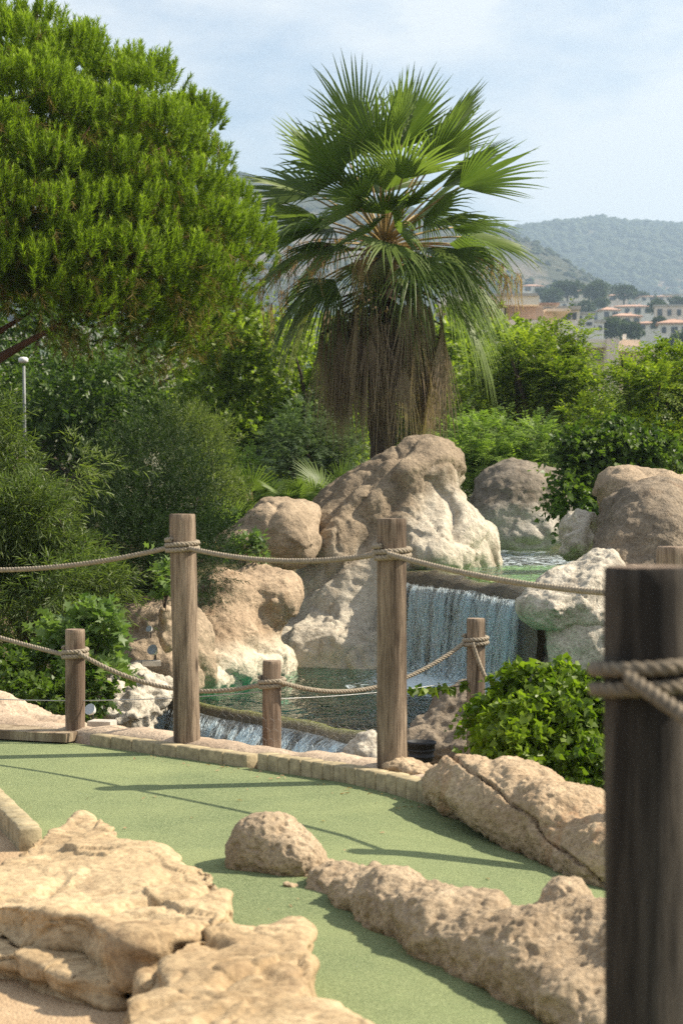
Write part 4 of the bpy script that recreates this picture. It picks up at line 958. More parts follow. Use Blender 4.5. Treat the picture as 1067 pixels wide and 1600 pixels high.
rock('sunlit_boulder', 'pale tan boulder top catching sun behind the big dark boulder', [(975, 770, 18.4, 38, 36, .5), (1035, 768, 18.8, 48, 36, .5), (1000, 810, 18.6, 60, 50, .5)], 'rock_tan', .035, D1, 4)
rock('white_boulder', 'small white boulder wedged beside the upper pond', [(905, 838, 18.6, 30, 42, .4, 15), (890, 855, 18.4, 20, 24, .3)], 'rock_white', .03, [('CLOUDS', .3, .12), ('CLOUDS', .1, .05)], 4)
rock('white_ledge_rock', 'white grey ledge boulder at the right end of the waterfall', [(898, 925, 15.9, 58, 44, .5, -24), (864, 948, 15.7, 34, 32, .4), (920, 960, 15.9, 45, 40, .4), (935, 895, 16.2, 42, 46, .4)], 'rock_white', .022, D1, 6)
rock('white_base_rock', 'pale block wall under the white ledge boulder', [(925, 1030, 15.9, 60, 60, .35)], 'rock_white', .026, [('CLOUDS', .4, .08), ('CLOUDS', .1, .03)], 4, boxes=[(905, 1022, 15.85, 58, 62, .3)])
rock('low_boulder', 'low brown two humped boulder left of the tall boulder', [(435, 815, 20.0, 62, 38, .6, -14), (375, 850, 19.8, 48, 30, .5), (350, 850, 19.8, 24, 30, .4), (450, 850, 19.8, 50, 40, .5)], 'rock_tan', .03, D1, 5)
rock('ledge_boulder', 'tan overhanging boulder with white base on the left pond bank', [(395, 920, 18.6, 76, 38, .6, -6), (432, 935, 18.5, 38, 44, .5), (350, 935, 18.3, 58, 55, .6), (405, 965, 18.5, 48, 40, .5), (345, 1000, 18.0, 62, 55, .6, -15), (330, 1050, 17.5, 66, 50, .7, -12), (390, 1040, 18.2, 60, 48, .6, -15), (425, 1050, 18.7, 40, 50, .5)], 'rock_ledge', .026, D1, 4)
rock('block_boulder', 'square shouldered tan boulder behind the tall left post', [(250, 990, 16.8, 52, 40, .45), (285, 1000, 16.9, 50, 55, .45), (240, 1030, 16.6, 50, 40, .45), (290, 1050, 16.6, 45, 40, .5)], 'rock_tan', .024, D1, 3, boxes=[(243, 985, 16.8, 46, 38, .35)])
rock('shore_boulder', 'grey and white boulder at the left end of the lower weir', [(195, 1085, 15.6, 34, 34, .3), (235, 1095, 15.5, 32, 42, .35, 12), (225, 1070, 15.8, 45, 26, .35), (205, 1120, 15.2, 45, 30, .35)], 'rock_white', .022, [('CLOUDS', .3, .13), ('CLOUDS', .1, .06), ('CLOUDS', .04, .018)], 4)
rock('weir_boulder', 'small grey boulder at the right end of the lower weir', [(575, 1180, 12.3, 32, 36, .25), (600, 1200, 12.2, 40, 30, .25)], 'rock_white', .018, [('CLOUDS', .2, .06), ('CLOUDS', .06, .02)], 4)
rock('mesh_boulder', 'brown grey boulder below the ivy beside the black pot', [(700, 1135, 11.9, 52, 42, .35, -20), (730, 1110, 11.9, 34, 32, .3), (660, 1160, 11.7, 32, 28, .3), (720, 1170, 11.5, 60, 30, .3)], 'rock_right', .018, [('CLOUDS', .3, .09), ('CLOUDS', .1, .04), ('CLOUDS', .035, .012)], 4)
rock('sprig_ledge_rock', 'flat topped rock under the small plant left of the tall post', [(258, 950, 15.9, 16, 14, .2), (262, 990, 16.0, 16, 40, .2)], 'rock_tan', .025, [('CLOUDS', .1, .03)], 3)

# ------------------------------------------------------------------ turf, kerbs, bank, path
def turf_z(x, y):
    return -.15 * np.log1p(np.exp((x - .12) * 14)) / 14 * smooth(9.2, 7.9, y) + .0
tx = np.arange(-4.2, 3.0, .06); ty = np.arange(2.5, 12.0, .06)
X, Y = np.meshgrid(tx, ty); keep = np.ones(X.shape, bool)
kerb_pts = [(-4.2, 11.55), (-1.76, 10.55), (-1.36, 10.34), (-.94, 9.92), (-.40, 9.40), (.02, 8.95), (.37, 8.45), (.75, 8.1), (1.6, 7.3), (3.2, 6.6)]
left_pts = [(-1.9, 9.6), (-1.44, 8.40), (-1.14, 7.48), (-.95, 6.9), (-.60, 6.0), (-.20, 5.55), (-.12, 4.4), (-.1, 2.4)]
bm = bmesh.new()
outer = [(-4.2, 9.75)] + [(-4.2, 11.55)] + kerb_pts[1:] + [(3.2, 2.4)] + left_pts[::-1]
vs = [bm.verts.new((x_, y_, 0)) for x_, y_ in outer]; bm.faces.new(vs); bmesh.ops.triangulate(bm, faces=bm.faces[:])
for _ in range(6): bmesh.ops.subdivide_edges(bm, edges=[e_ for e_ in bm.edges if e_.calc_length() > .14], cuts=1)
bmesh.ops.triangulate(bm, faces=bm.faces[:]); bm.verts.ensure_lookup_table()
V = np.array([v.co[:] for v in bm.verts]); Fc = [[v.index for v in f.verts] for f in bm.faces]; bm.free()
V[:, 2] = turf_z(V[:, 0], V[:, 1]) + .004
tag(mesh_obj('putting_green', V, Fc, M['turf'], smooth=True, origin=(0, 0, 0)), 'green artificial turf of the miniature golf lane', kind='structure')
path = [(-4.2, 9.75)] + left_pts + [(-.1, 2.0), (-6, 2.0), (-6, 9.9)]
poly_sheet('path', path, -.012, M['path'], 4)['label'] = 'sandy pebbled path beside the green'

def block_row(parent, pts, wdt, hgt, thk, name, mat, seed, side, z0=0.0, jit=.0025):
    r = random.Random(seed); P2 = [Vector((a, b, 0)) for a, b in pts]; seg = [0.]
    for a, b in zip(P2[:-1], P2[1:]): seg.append(seg[-1] + (b - a).length)
    s = 0.; meshes = []
    for q in range(4):                       # four block shapes shared by the row
        bm = bmesh.new(); bmesh.ops.create_cube(bm, size=1, matrix=Matrix.Diagonal((wdt * .985, thk, hgt + .06, 1)))
        bmesh.ops.bevel(bm, geom=bm.edges[:], offset=.006, segments=1, affect='EDGES')
        for v in bm.verts: v.co += Vector((r.uniform(-1, 1), r.uniform(-1, 1), r.uniform(-1, 1))) * .0014
        me = bpy.data.meshes.new(name); bm.to_mesh(me); bm.free(); me.materials.append(mat); me.polygons.foreach_set('use_smooth', [True] * len(me.polygons)); meshes.append(me)
    while s < seg[-1] - wdt:
        j = max(i for i in range(len(seg) - 1) if seg[i] <= s + wdt / 2); f = (s + wdt / 2 - seg[j]) / (seg[j + 1] - seg[j])
        p = P2[j].lerp(P2[j + 1], f); t_ = (P2[j + 1] - P2[j]).normalized(); o = Vector((-t_.y, t_.x, 0)) * side
        b = bpy.data.objects.new(name, r.choice(meshes)); link(b, parent)
        b.location = p + o * (thk / 2 + r.uniform(-jit, jit)) + Vector((0, 0, z0 + hgt / 2 - .03 + r.uniform(-jit, jit))) - parent.location
        b.rotation_euler = (r.uniform(-.03, .03), r.uniform(-.03, .03), math.atan2(t_.y, t_.x) + r.uniform(-.02, .02)); s += wdt
e = tag(bpy.data.objects.new('kerb', None), 'timber block edging along the back of the green', kind='structure'); link(e)
block_row(e, [(-1.30, 10.28), (-.94, 9.92), (-.40, 9.40)], .17, .062, .085, 'block', M['kerb'], 5, 1)
block_row(e, [(-.40, 9.40), (.02, 8.95), (.37, 8.45)], .076, .078, .085, 'block', M['kerb'], 6, 1)
e = tag(bpy.data.objects.new('kerb', None), 'timber block edging between the green and the sandy path', kind='structure'); link(e)
block_row(e, [(-1.9, 9.6), (-1.44, 8.40), (-1.14, 7.48), (-1.08, 7.28)], .095, .070, .085, 'block', M['kerb'], 7, -1)
V, Fc = box_vf((0, 0, 0), (1.7, .30, .045)); V[:, 2] += .02 * V[:, 0] * 0
V = V + np.array((0, 0, 0)); a = math.atan2(-.42, 1.0); c_, s_ = math.cos(a), math.sin(a)
V = np.c_[V[:, 0] * c_ - V[:, 1] * s_, V[:, 0] * s_ + V[:, 1] * c_, V[:, 2]] + np.array((-2.15, 10.78, .035))
tag(mesh_obj('wooden_plank', V, Fc, M['plank']), 'weathered flat plank edging the green at the left', 'plank')
# earth and concrete bank behind the kerb
def bank_strip():
    base = [Vector((a, b, 0)) for a, b in [(-4.4, 11.75), (-1.80, 10.70), (-1.30, 10.34), (-.90, 9.98), (-.36, 9.46), (.06, 9.01), (.42, 8.50)]]
    V, Q, n, ns = sweep(base, Vector((.4, .9, 0)), [(.0, -.02), (.02, .05), (.07, .07), (.12, .075), (.17, .075), (.22, .06), (.27, .01), (.32, -.15), (.42, -.9), (.5, -1.7)], 14, .0, 3)
    V[:, 2] += snoise(V, 6, 71) * .022 + snoise(V, 22, 72) * .010 + snoise(V, 60, 73) * .004
    V[:, 2] = np.where((np.arange(len(V)) % ns) < 2, np.minimum(V[:, 2], .055), V[:, 2])
    return V, Q
V, Q = bank_strip(); tag(mesh_obj('bank', V, Q, M['bank'], smooth=True, origin=(0, 0, 0)), 'pale concrete bank behind the green', kind='structure')
DN = [('CLOUDS', .3, .04), ('RIDGE', .22, .015), ('CLOUDS', .09, .02), ('BILLOW', .035, .009), ('CLOUDS', .016, .005)]
rock('bank_rock', 'low pinkish tan rock bank at the left edge behind the plank', [(15, 1120, 11.3, 75, 32, .35, 10), (90, 1145, 11.0, 90, 22, .35, 8), (190, 1155, 10.6, 80, 16, .25, 4), (-60, 1110, 11.5, 90, 40, .4)], 'bank', .018, DN, 4)
rock('post_footing', 'tan mortar mound at the foot of the tall left post', [(303, 1170, 9.97, 27, 12, .10)], 'rock_crack', .008, [('CLOUDS', .1, .02), ('BILLOW', .03, .012)], 2, 'footing')
rock('post_footing', 'tan mortar mound at the foot of the tall middle post', [(625, 1196, 8.98, 34, 14, .11), (655, 1205, 8.9, 34, 14, .10)], 'rock_crack', .008, [('CLOUDS', .1, .02), ('BILLOW', .03, .012)], 2, 'footing')
rock('cracked_boulder', 'long tan boulder with a dark crack at the right edge of the green', [(745, 1228, 8.30, 78, 52, .24, 10), (692, 1226, 8.45, 40, 30, .18), (815, 1250, 8.05, 95, 66, .28, 20), (880, 1300, 7.75, 88, 76, .28, 30), (945, 1350, 7.45, 75, 80, .28, 25), (830, 1300, 7.85, 90, 48, .22, 30), (780, 1270, 8.0, 80, 45, .22, 20), (900, 1355, 7.5, 60, 40, .2, 30), (1010, 1350, 7.5, 70, 90, .3)], 'rock_crack', .0105, [('CLOUDS', .3, .05), ('RIDGE', .28, .016), ('CLOUDS', .10, .02), ('BILLOW', .04, .010), ('CLOUDS', .018, .006), ('PIT', .03, .005)], 8)
rock('round_boulder', 'rounded pitted boulder standing on the green', [(418, 1324, 7.0, 66, 58, .17, 8), (458, 1342, 6.92, 58, 46, .16, 22), (388, 1338, 7.0, 40, 46, .14)], 'rock_near', .0075, [('CLOUDS', .2, .02), ('CLOUDS', .07, .007), ('BILLOW', .03, .005), ('CLOUDS', .014, .0035), ('PIT', .026, .008)], 6)
rock('divider_rock', 'long knobbly rock ridge dividing the two putting lanes', [(498, 1376, 6.9, 50, 36, .14, 10), (535, 1384, 6.65, 62, 42, .17, 12), (575, 1400, 6.4, 70, 50, .2, 12), (625, 1420, 6.15, 76, 60, .22, 14), (660, 1436, 6.0, 76, 62, .22, 14), (725, 1464, 5.8, 80, 70, .25, 14), (800, 1490, 5.6, 84, 80, .28, 14), (690, 1450, 5.85, 80, 68, .25, 14), (735, 1425, 5.95, 40, 40, .15), (762, 1478, 5.7, 85, 82, .28, 16), (840, 1505, 5.5, 90, 88, .3, 18), (882, 1428, 5.75, 46, 58, .18), (930, 1500, 5.5, 80, 85, .3), (900, 1565, 5.2, 80, 62, .25), (990, 1540, 5.3, 90, 105, .32), (960, 1610, 5.0, 90, 60, .25)], 'rock_near', .009, [('CLOUDS', .24, .05), ('CLOUDS', .09, .018), ('BILLOW', .045, .009), ('CLOUDS', .018, .006), ('PIT', .035, .009)], 8)
def strata(amp, freq, seed):
    def f(co, no):
        k = np.clip(1 - np.abs(no[:, 2]) * 1.1, 0, 1)
        s_ = snoise(co * np.array([.12, .12, 1.]), freq, seed) * .6 + snoise(co * np.array([.25, .25, 1.]), freq * 2.1, seed + 1) * .4
        st = np.tanh(s_ * 2.2) * amp * k
        bump = (np.tanh(snoise(co * np.array([1, 1, .3]), 11, seed + 2) * 2.5) * .5 + snoise(co, 34, seed + 4) * .35) * .007
        return co + no * (st + bump)[:, None]
    return f
DS = [('CLOUDS', .45, .04), ('RIDGE', .32, .035), ('FACET', .30, .018), ('CLOUDS', .13, .009), ('RIDGE', .12, .008), ('CLOUDS', .03, .003)]
def pr(pts, z1, z0, tilt=0.): return ([tuple(G(x, y, z1 + tilt * (i % 2))) for i, (x, y) in enumerate(pts)], z0)
rock('limestone_slab', 'large layered ochre limestone slab at the lower left', [], 'rock_slab', .0095, DS, 3, cut=strata(.022, 55, 81), prisms=[
    pr([(-90, 1345), (0, 1345), (40, 1315), (70, 1290), (130, 1268), (180, 1285), (215, 1322), (262, 1322), (285, 1346), (335, 1355), (368, 1398), (362, 1425), (300, 1452), (250, 1466), (190, 1468), (130, 1432), (60, 1425), (0, 1408), (-90, 1400)], .17, .045)])
rock('limestone_slab', 'darker broken stone layer beneath the large slab', [], 'rock_slab', .0095, DS, 3, cut=strata(.03, 60, 83), prisms=[
    pr([(-90, 1440), (0, 1432), (90, 1450), (180, 1480), (200, 1500), (190, 1530), (110, 1520), (40, 1495), (-90, 1470)], .07, -.1), pr([(-90, 1410), (60, 1410), (330, 1420), (350, 1450), (260, 1490), (190, 1495), (-90, 1450)], .055, -.1)])
rock('limestone_chunk', 'small wedge of limestone between the slabs', [], 'rock_slab', .007, DS[2:], 3, prisms=[pr([(205, 1490), (240, 1478), (255, 1500), (248, 1530), (210, 1530)], .10, -.1)])
rock('limestone_slab', 'flat topped ochre stone block right of the large slab', [], 'rock_slab', .009, DS, 3, cut=strata(.016, 60, 85), prisms=[
    pr([(248, 1478), (300, 1452), (340, 1440), (405, 1441), (470, 1424), (490, 1436), (482, 1490), (494, 1548), (410, 1562), (300, 1556), (252, 1535)], .17, -.1)])
rock('limestone_slab', 'foremost ochre stone cut by the bottom edge of the picture', [], 'rock_slab', .009, DS, 3, cut=strata(.016, 60, 87), prisms=[
    pr([(196, 1552), (262, 1540), (325, 1566), (420, 1556), (530, 1556), (588, 1602), (610, 1700), (180, 1700), (180, 1600)], .16, -.1)])
rock('stone_flake', 'small reddish stone flake beside the round boulder', [(455, 1384, 6.62, 16, 5, .03, 20)], 'rock_crack', .004, [('CLOUDS', .02, .006)], 2, 'stone')

# crack running over the cracked boulder: a thin dark recess line is carved by shrinking vertices along it
cb = [o for o in bpy.data.objects if o.name == 'cracked_boulder'][0]
co = np.empty(len(cb.data.vertices) * 3); cb.data.vertices.foreach_get('co', co); co = co.reshape(-1, 3) + np.array(cb.location)
px = CX + co[:, 0] / co[:, 1] * F; py = HZ + (EYE - co[:, 2]) / co[:, 1] * F
cl = [(700, 1176), (735, 1205), (770, 1228), (800, 1258), (835, 1282), (850, 1310), (880, 1330), (915, 1358), (950, 1390)]
dmin = np.full(len(co), 99.)
for (x0, y0), (x1, y1) in zip(cl[:-1], cl[1:]):
    q = np.clip(((px - x0) * (x1 - x0) + (py - y0) * (y1 - y0)) / ((x1 - x0) ** 2 + (y1 - y0) ** 2), 0, 1)
    dmin = np.minimum(dmin, np.hypot(px - x0 - q * (x1 - x0), py - y0 - q * (y1 - y0)) + snoise(co, 30, 9) * 1.2)
no = np.empty(len(cb.data.vertices) * 3); cb.data.vertices.foreach_get('normal', no); no = no.reshape(-1, 3)
co -= no * (np.clip(1 - dmin / 3.0, 0, 1) ** .5 * .035)[:, None]
cb.data.vertices.foreach_set('co', (co - np.array(cb.location)).ravel()); cb.data.update()

# ------------------------------------------------------------------ posts
def post(top, zb, dia, label, mat, seed, lean=(0, 0), name='wooden_post'):
    r = np.random.default_rng(seed); n, k = 40, 36
    V = []
    H = top.z - zb
    prof = [(0, 1.02), ] + [(i / n, 1.0) for i in range(1, n)] + [(.996, .985), (1.0, .93)]
    ph = r.uniform(0, 6.28, 6); cr = r.uniform(0, 6.28, 4)
    for f, s in prof:
        for j in range(k):
            a = 2 * math.pi * j / k
            rr = dia / 2 * s * (1 + .018 * math.sin(2 * a + ph[0] + f * 2) + .012 * math.sin(5 * a + ph[1] + f * 3) + .01 * math.sin(f * 9 + ph[2]))
            for c in cr:
                da = abs((a - c - .25 * math.sin(f * 3 + c) + math.pi) % (2 * math.pi) - math.pi)
                rr -= dia * .035 * max(0, 1 - da / .13) * (0.3 + .7 * abs(math.sin(f * 2.2 + c)))
            V.append((top.x + lean[0] * (1 - f) + rr * math.cos(a), top.y + lean[1] * (1 - f) + rr * math.sin(a), zb + H * f))
    m_ = len(prof); Fc = []
    for i in range(m_ - 1):
        for j in range(k): Fc.append([i * k + j, i * k + (j + 1) % k, (i + 1) * k + (j + 1) % k, (i + 1) * k + j])
    V.append((top.x, top.y, top.z + .001)); c = len(V) - 1
    for j in range(k): Fc.append([(m_ - 1) * k + j, (m_ - 1) * k + (j + 1) % k, c])
    e = empty(name, (top.x + lean[0], top.y + lean[1], zb), label, 'post', 'wooden rope posts')
    mesh_obj('shaft', np.array(V)[:m_ * k], Fc[:(m_ - 1) * k], M[mat], e, smooth=True)
    cap = np.r_[np.array(V)[(m_ - 1) * k:m_ * k], np.array(V)[-1:]]
    mesh_obj('end_grain', cap, [[j, (j + 1) % k, k] for j in range(k)], M['post_pale'], e)
    return e
T1 = P(285, 803, 9.97); T2 = P(612, 810, 9.0); T3 = P(1052, 854, 7.5); T4 = P(1010, 885, 3.06)
S1 = P(118, 983, 10.5); S2 = P(425, 1032, 10.3); S3 = P(743, 966, 10.9)
post(T1, -.1, .134, 'tall wooden post left of the pond with rope around its neck', 'post', 1, (.027, 0))
post(T2, -.1, .133, 'tall wooden post in the middle in front of the pond', 'post', 2)
post(T3, -.25, .128, 'tall post half hidden behind the near dark post', 'post_pale', 3)
post(T4, -.05, .128, 'blurred dark wooden post closest to the viewer', 'post_shaded', 4)
post(S1, -.1, .104, 'short pale post left of the tall left post', 'post_pale', 5)
post(S2, -.35, .098, 'short post between the two tall posts', 'post_pale', 6)
post(S3, -.2, .102, 'short post beside the ivy with hanging rope end', 'post', 7)

# ------------------------------------------------------------------ ropes
def rope_vf(pts, r=.0125, pitch=.055, k=6):
    """three strands laid round a centre line"""
    pts = [Vector(p) for p in pts]; seg = [0.]
    for a, b in zip(pts[:-1], pts[1:]): seg.append(seg[-1] + (b - a).length)
    n = int(seg[-1] / pitch * 9) + 2; fine = []
    for i in range(n):
        s = seg[-1] * i / (n - 1); j = min(max(0, int(np.searchsorted(seg, s)) - 1), len(pts) - 2)
        fine.append(pts[j].lerp(pts[j + 1], (s - seg[j]) / max(1e-9, seg[j + 1] - seg[j])))
    u = (fine[1] - fine[0]).orthogonal().normalized(); frames = []
    for i, p in enumerate(fine):
        t_ = (fine[min(i + 1, n - 1)] - fine[max(0, i - 1)]).normalized(); u = (u - t_ * u.dot(t_)).normalized(); frames.append((u.copy(), t_.cross(u)))
    out = []
    for q in range(3):
        sp = []
        for i, p in enumerate(fine):
            a = 2 * math.pi * (i / (n - 1) * seg[-1] / pitch + q / 3); f = frames[i]; sp.append(p + (f[0] * math.cos(a) + f[1] * math.sin(a)) * r * .54)
        out.append(tube_vf(sp, r * .56, k))
    return join(out)
def sag(a, b, dip, n=22):
    return [a.lerp(b, i / n) - Vector((0, 0, dip * 4 * (i / n) * (1 - i / n))) for i in range(n + 1)]
def wrap(top, z, rad, turns=2, dz=.030, a0=0., n=22):
    return [Vector((top.x + rad * math.cos(a0 + 2 * math.pi * i / n), top.y + rad * math.sin(a0 + 2 * math.pi * i / n), z + dz * i / n)) for i in range(int(turns * n) + 1)]
def at_post(T, py, ang, rad):
    z = EYE - (py - HZ) / F * T.y; return Vector((T.x + rad * math.cos(ang), T.y + rad * math.sin(ang), z))
rw = .064 + .014; rs = .051 + .012
def rope(name, label, segs, r=.0125, mat='rope'):
    e = empty(name, segs[0][0][0], label, 'rope', 'ropes strung between posts')
    for nm, pts in segs:
        V, Fc = rope_vf(pts, r) if False else rope_vf(nm if not isinstance(nm, str) else pts, r)
        mesh_obj(pts if isinstance(pts, str) else nm, V, Fc, M[mat], e, smooth=True)
    return e
f_ = -math.pi * .5
A0 = P(-120, 885, 10.6); a1 = at_post(T1, 856, math.pi * 1.1, rw); b1 = at_post(T1, 856, f_ + .5, rw + .012)
a2 = at_post(T2, 866, math.pi * 1.15, rw); b2 = at_post(T2, 864, f_ - .2, rw + .014); a3 = at_post(T3, 930, math.pi * 1.1, rw)
rope('upper_rope', 'upper rope running off the left edge from the tall left post', [(sag(A0, a1, .055), 'span')])
rope('upper_rope', 'upper rope sagging between the two tall posts', [(sag(b1, a2, .045), 'span'), (wrap(T1, a1.z - .012, rw, 2.1, .026, math.pi * 1.1), 'coil')])
rope('upper_rope', 'upper rope from the middle post towards the near dark post', [(sag(b2, a3, .035), 'span'), (wrap(T2, a2.z - .016, rw + .002, 2.1, .026, math.pi * 1.1), 'coil')])
B0 = P(-120, 958, 11.0); c1 = at_post(S1, 1022, math.pi * 1.1, rs); d1 = at_post(S1, 1019, f_ + .4, rs + .01); c2 = at_post(S2, 1069, math.pi * 1.1, rs); d2 = at_post(S2, 1063, f_ + .5, rs + .01)
c3 = at_post(S3, 1003, math.pi * 1.1, rs)
rope('lower_rope', 'lower rope running off the left edge from the short pale post', [(sag(B0, c1, .01), 'span')], .0118)
rope('lower_rope', 'lower rope between the short pale post and the short middle post', [(sag(d1, c2, .10), 'span'), (wrap(S1, c1.z - .014, rs, 2, .024, math.pi), 'coil')], .0118)
rope('lower_rope', 'lower rope rising from short middle post to the post beside ivy', [(sag(d2, c3, .14), 'span'), (wrap(S2, c2.z - .012, rs, 2, .024, math.pi), 'coil')], .0118)
e0 = at_post(S3, 1003, f_ - .3, rs + .012); e1 = at_post(S3, 1062, f_ + .8, rs + .02)
rope('rope_end', 'rope tail knotted around the short post beside the ivy', [(sag(e0, e1, .02), 'tail'), (wrap(S3, c3.z - .014, rs, 2, .024, math.pi), 'coil')], .0118)
g1 = at_post(T4, 1040, math.pi * 1.25, rw); z4 = g1.z
rope('near_rope', 'blurred thick rope coiled round the near dark post', [(wrap(T4, z4 - .035, rw + .003, 1.7, .03, math.pi), 'coil'), (sag(at_post(T4, 1050, math.pi * 1.35, rw + .014), P(1190, 1200, 2.72), -.0), 'span')], .0115, 'rope_shaded')

# ------------------------------------------------------------------ small things
def wirel(name, label, pts, r, cat='wire'):
    V, Fc = tube_vf(pts, r, 5); return tag(mesh_obj(name, V, Fc, M['wire'], smooth=True), label, cat)
wirel('guard_wire', 'thin steel wire strung low from the short pale post', sag(P(-60, 1090, 10.6), P(420, 1080, 10.3), .03), .0028)
wirel('guard_wire', 'thin taut wire crossing the pond behind the middle post', sag(P(425, 1092, 10.3), P(735, 1062, 10.9), .02), .0025)
# hexagonal wire netting along the bank
def netting():
    A, B = Vector((-.62, 10.02, .04)), Vector((.30, 9.22, .04)); u = (B - A); Lw = u.length; u.normalize()
    cell = .055; rows = 6; cols = int(Lw / cell); parts = []
    def pt(i, j, dx=0): return A + u * (i * cell + dx) + Vector((0, 0, j * cell * .82 - .12))
    for j in range(rows):
        line = []
        for i in range(cols * 2):
            zz = .5 if (i // 1 + j) % 2 == 0 else 0.
            line.append(A + u * (i * cell / 2) + Vector((0, 0, (j + zz * .55) * cell * .9 - .10)))
        parts.append(tube_vf(line,  .0004, 3, False))
        for i in range(0, cols * 2, 2):
            k_ = i + (j % 2)
            if k_ < cols * 2: parts.append(tube_vf([A + u * (k_ * cell / 2) + Vector((0, 0, (j + .275) * cell * .9 - .10)), A + u * (k_ * cell / 2) + Vector((0, 0, (j + 1) * cell * .9 - .10))],  .0004, 3, False))
    return join(parts)
V, Fc = netting(); tag(mesh_obj('wire_netting', V, Fc, M['wire']), 'low hexagonal wire netting along the bank above the weir', 'netting')
# pot
b = P(658, 1189, 10.9); e = empty('black_pot', b, 'ribbed black plastic pot behind the tall middle post', 'pot')
prof = [(.0, .0), (.062, .0), (.066, .02), (.071, .022), (.071, .032), (.067, .034), (.070, .055), (.075, .057), (.075, .066), (.072, .068), (.074, .092), (.082, .094), (.082, .108), (.076, .109), (.074, .06), (.06, .055), (.0, .055)]
def lathe(prof, c, k=28):
    V, Fc = [], []
    for r_, z in prof:
        for j in range(k): a = 2 * math.pi * j / k; V.append((c[0] + r_ * math.cos(a), c[1] + r_ * math.sin(a), c[2] + z))
    for i in range(len(prof) - 1):
        for j in range(k): Fc.append([i * k + j, i * k + (j + 1) % k, (i + 1) * k + (j + 1) % k, (i + 1) * k + j])
    return np.array(V), Fc
V, Fc = lathe(prof[:10], b); mesh_obj('body', V, Fc, M['pot'], e, smooth=True)
V, Fc = lathe(prof[10:], b); mesh_obj('rim', V, Fc, M['pot'], e, smooth=True)
# street lamp
b = P(39, 860, 26.5); e = empty('garden_lamp', b, 'slim grey lamp post with pale head under the pine', 'lamp post')
V, Fc = tube_vf([b, P(39, 660, 26.5), P(38, 572, 26.5)], [.024, .021, .018], 10); mesh_obj('pole', V, Fc, M['lampgrey'], e, smooth=True)
c = P(37, 563, 26.5); V, Fc = lathe([(0, -.035), (.045, -.035), (.066, -.015), (.066, .02), (.045, .04), (0, .045)], c, 16); mesh_obj('lamp_head', V, Fc, M['lampwhite'], e, smooth=True)
# floodlights on the rocks
def floodlight(px, py, d, label, sz):
    b = P(px, py, d); e = empty('floodlight', b - Vector((0, 0, sz)), label, 'floodlight', 'small pond floodlights')
    V, Fc = lathe([(0, 0), (sz * .55, 0), (sz * .7, sz * .3), (sz * .95, sz * .9), (sz, sz * 1.2), (sz * .85, sz * 1.22), (.0, sz * 1.1)], (0, 0, 0), 18)
    m_ = np.array(Matrix.Rotation(R(62), 3, Vector((1, -.5, 0)))); V = V @ m_.T + np.array(b)
    k = 18; mesh_obj('housing', V[:5 * k], Fc[:4 * k], M['lampwhite'], e, smooth=True)
    mesh_obj('lens', V[4 * k:], [[i - 4 * k for i in f] for f in Fc[4 * k:]], M['glassy'], e, smooth=True)
    V, Fc = tube_vf([b, b - Vector((0, 0, sz)), b - Vector((0, 0, sz * 2.2))], sz * .16, 8); mesh_obj('bracket', V, Fc, M['black'], e)
floodlight(243, 1019, 16.1, 'small white floodlight on the square shouldered boulder', .045)
floodlight(236, 985, 16.2, 'tiny white spotlight high on the square shouldered boulder', .028)
floodlight(146, 1112, 10.9, 'silver floodlight beside the short pale post', .032)
V, Fc = box_vf(P(236, 1036, 15.9), (.15, .12, .04), .2); tag(mesh_obj('concrete_pad', V, Fc, M['concrete']), 'small pale concrete pad under the floodlight', 'slab')
V, Fc = box_vf(P(160, 1130, 10.8), (.13, .12, .03), -.2); tag(mesh_obj('concrete_pad', V, Fc, M['concrete']), 'small pale slab beside the silver floodlight', 'slab')
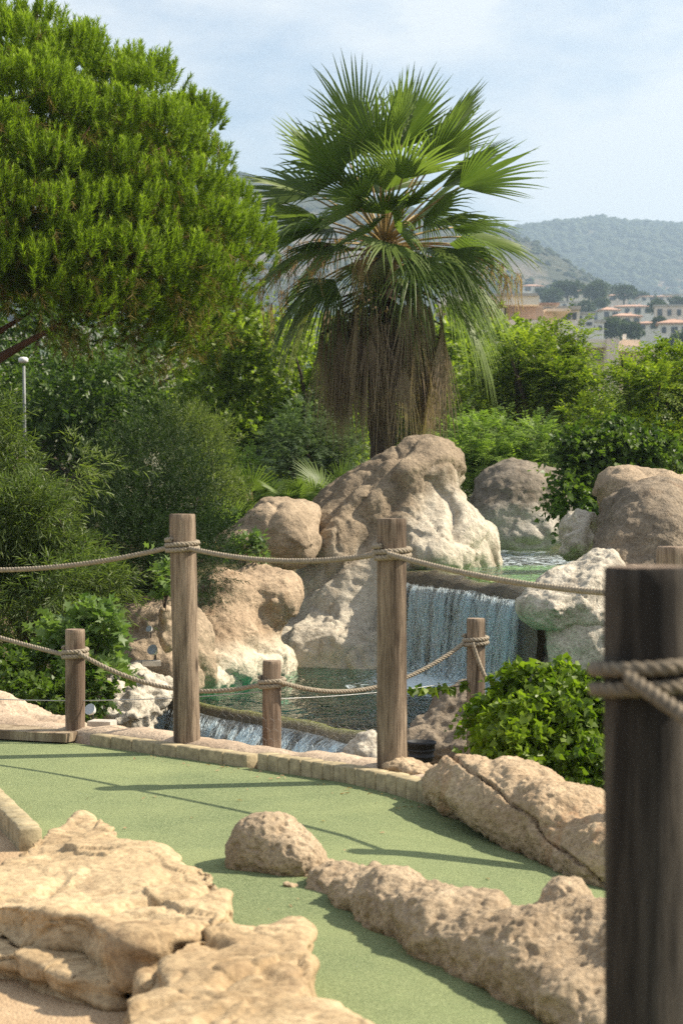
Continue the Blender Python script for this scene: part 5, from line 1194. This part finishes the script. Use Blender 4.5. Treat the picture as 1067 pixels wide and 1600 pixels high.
# hanging vine between the middle post and ivy
rng = np.random.default_rng(90)
vp = sag(P(640, 1078, 10.7), P(735, 1068, 10.9), .01, 14); e = empty('vine', vp[0], 'thin leafy vine trailing between middle post and ivy', 'vine')
V, Fc = tube_vf(vp, .003, 5); mesh_obj('stem', V, Fc, M['bark'], e, smooth=True)
n = 46; s = rng.uniform(0, 13.99, n); base = np.array([tuple(vp[int(q)].lerp(vp[int(q) + 1], q % 1)) for q in s])
V, T, Q = leaf_soup(base + rng.normal(0, .008, (n, 3)), rng.normal(0, .6, (n, 3)) + np.array([0, -.2, -.8]), rng.normal(0, .5, (n, 3)) + np.array([0, -1, .4]), rng.uniform(.03, .06, n), rng.uniform(.025, .045, n), 'heart', rng.random(n))
tri_mesh('foliage', V, T, M['ivy'], e, Q)

# dry leaves and needles fallen on the green
rng = np.random.default_rng(77); n = 150; pos = []
while len(pos) < n:
    q = rng.random()
    if q < .5: i_ = rng.integers(3, 6); a, b = np.array(kerb_pts[i_]), np.array(kerb_pts[i_ + 1]); p = a + (b - a) * rng.random() + np.array([-.3, -.95]) * (.02 + abs(rng.normal(0, .12)))
    elif q < .8: k_ = rng.random(); p = np.array([-.25 + 1.05 * k_, 7.3 - 1.6 * k_]) + rng.normal(0, .16, 2)
    else: p = np.array([rng.uniform(-1.3, .9), rng.uniform(5.2, 9.2)])
    pos.append((p[0], p[1], float(turf_z(np.array(p[0]), np.array(p[1]))) + .009))
pos = np.array(pos); ax = rng.normal(0, 1, (n, 3)) * np.array([1, 1, .12])
V, T, Q = leaf_soup(pos, ax, rng.normal(0, .25, (n, 3)) + np.array([0, 0, 1]), rng.uniform(.008, .030, n), rng.uniform(.003, .013, n), 'oval', rng.random(n))
tag(tri_mesh('leaf_litter', V, T, M['palm_straw'], None, Q), 'scattered dry leaf bits lying on the green turf', 'leaves', kind='stuff')

# ------------------------------------------------------------------ air
t = NT('air'); pv = t.n('VolumePrincipled'); pv.inputs['Color'].default_value = (.60, .80, 1.0, 1); pv.inputs['Density'].default_value = .00031; pv.inputs['Anisotropy'].default_value = .25
t.l(pv.outputs[0], t.out.inputs['Volume'])
V, Fc = box_vf((0, 2300, 215), (7600, 4900, 470)); V[:, 2] = np.where(V[:, 2] < 0, -25, 480)
hz = mesh_obj('haze', V, Fc, t.m, origin=(0, 0, 0)); tag(hz, 'pale blue summer haze in the air', 'haze', kind='stuff')
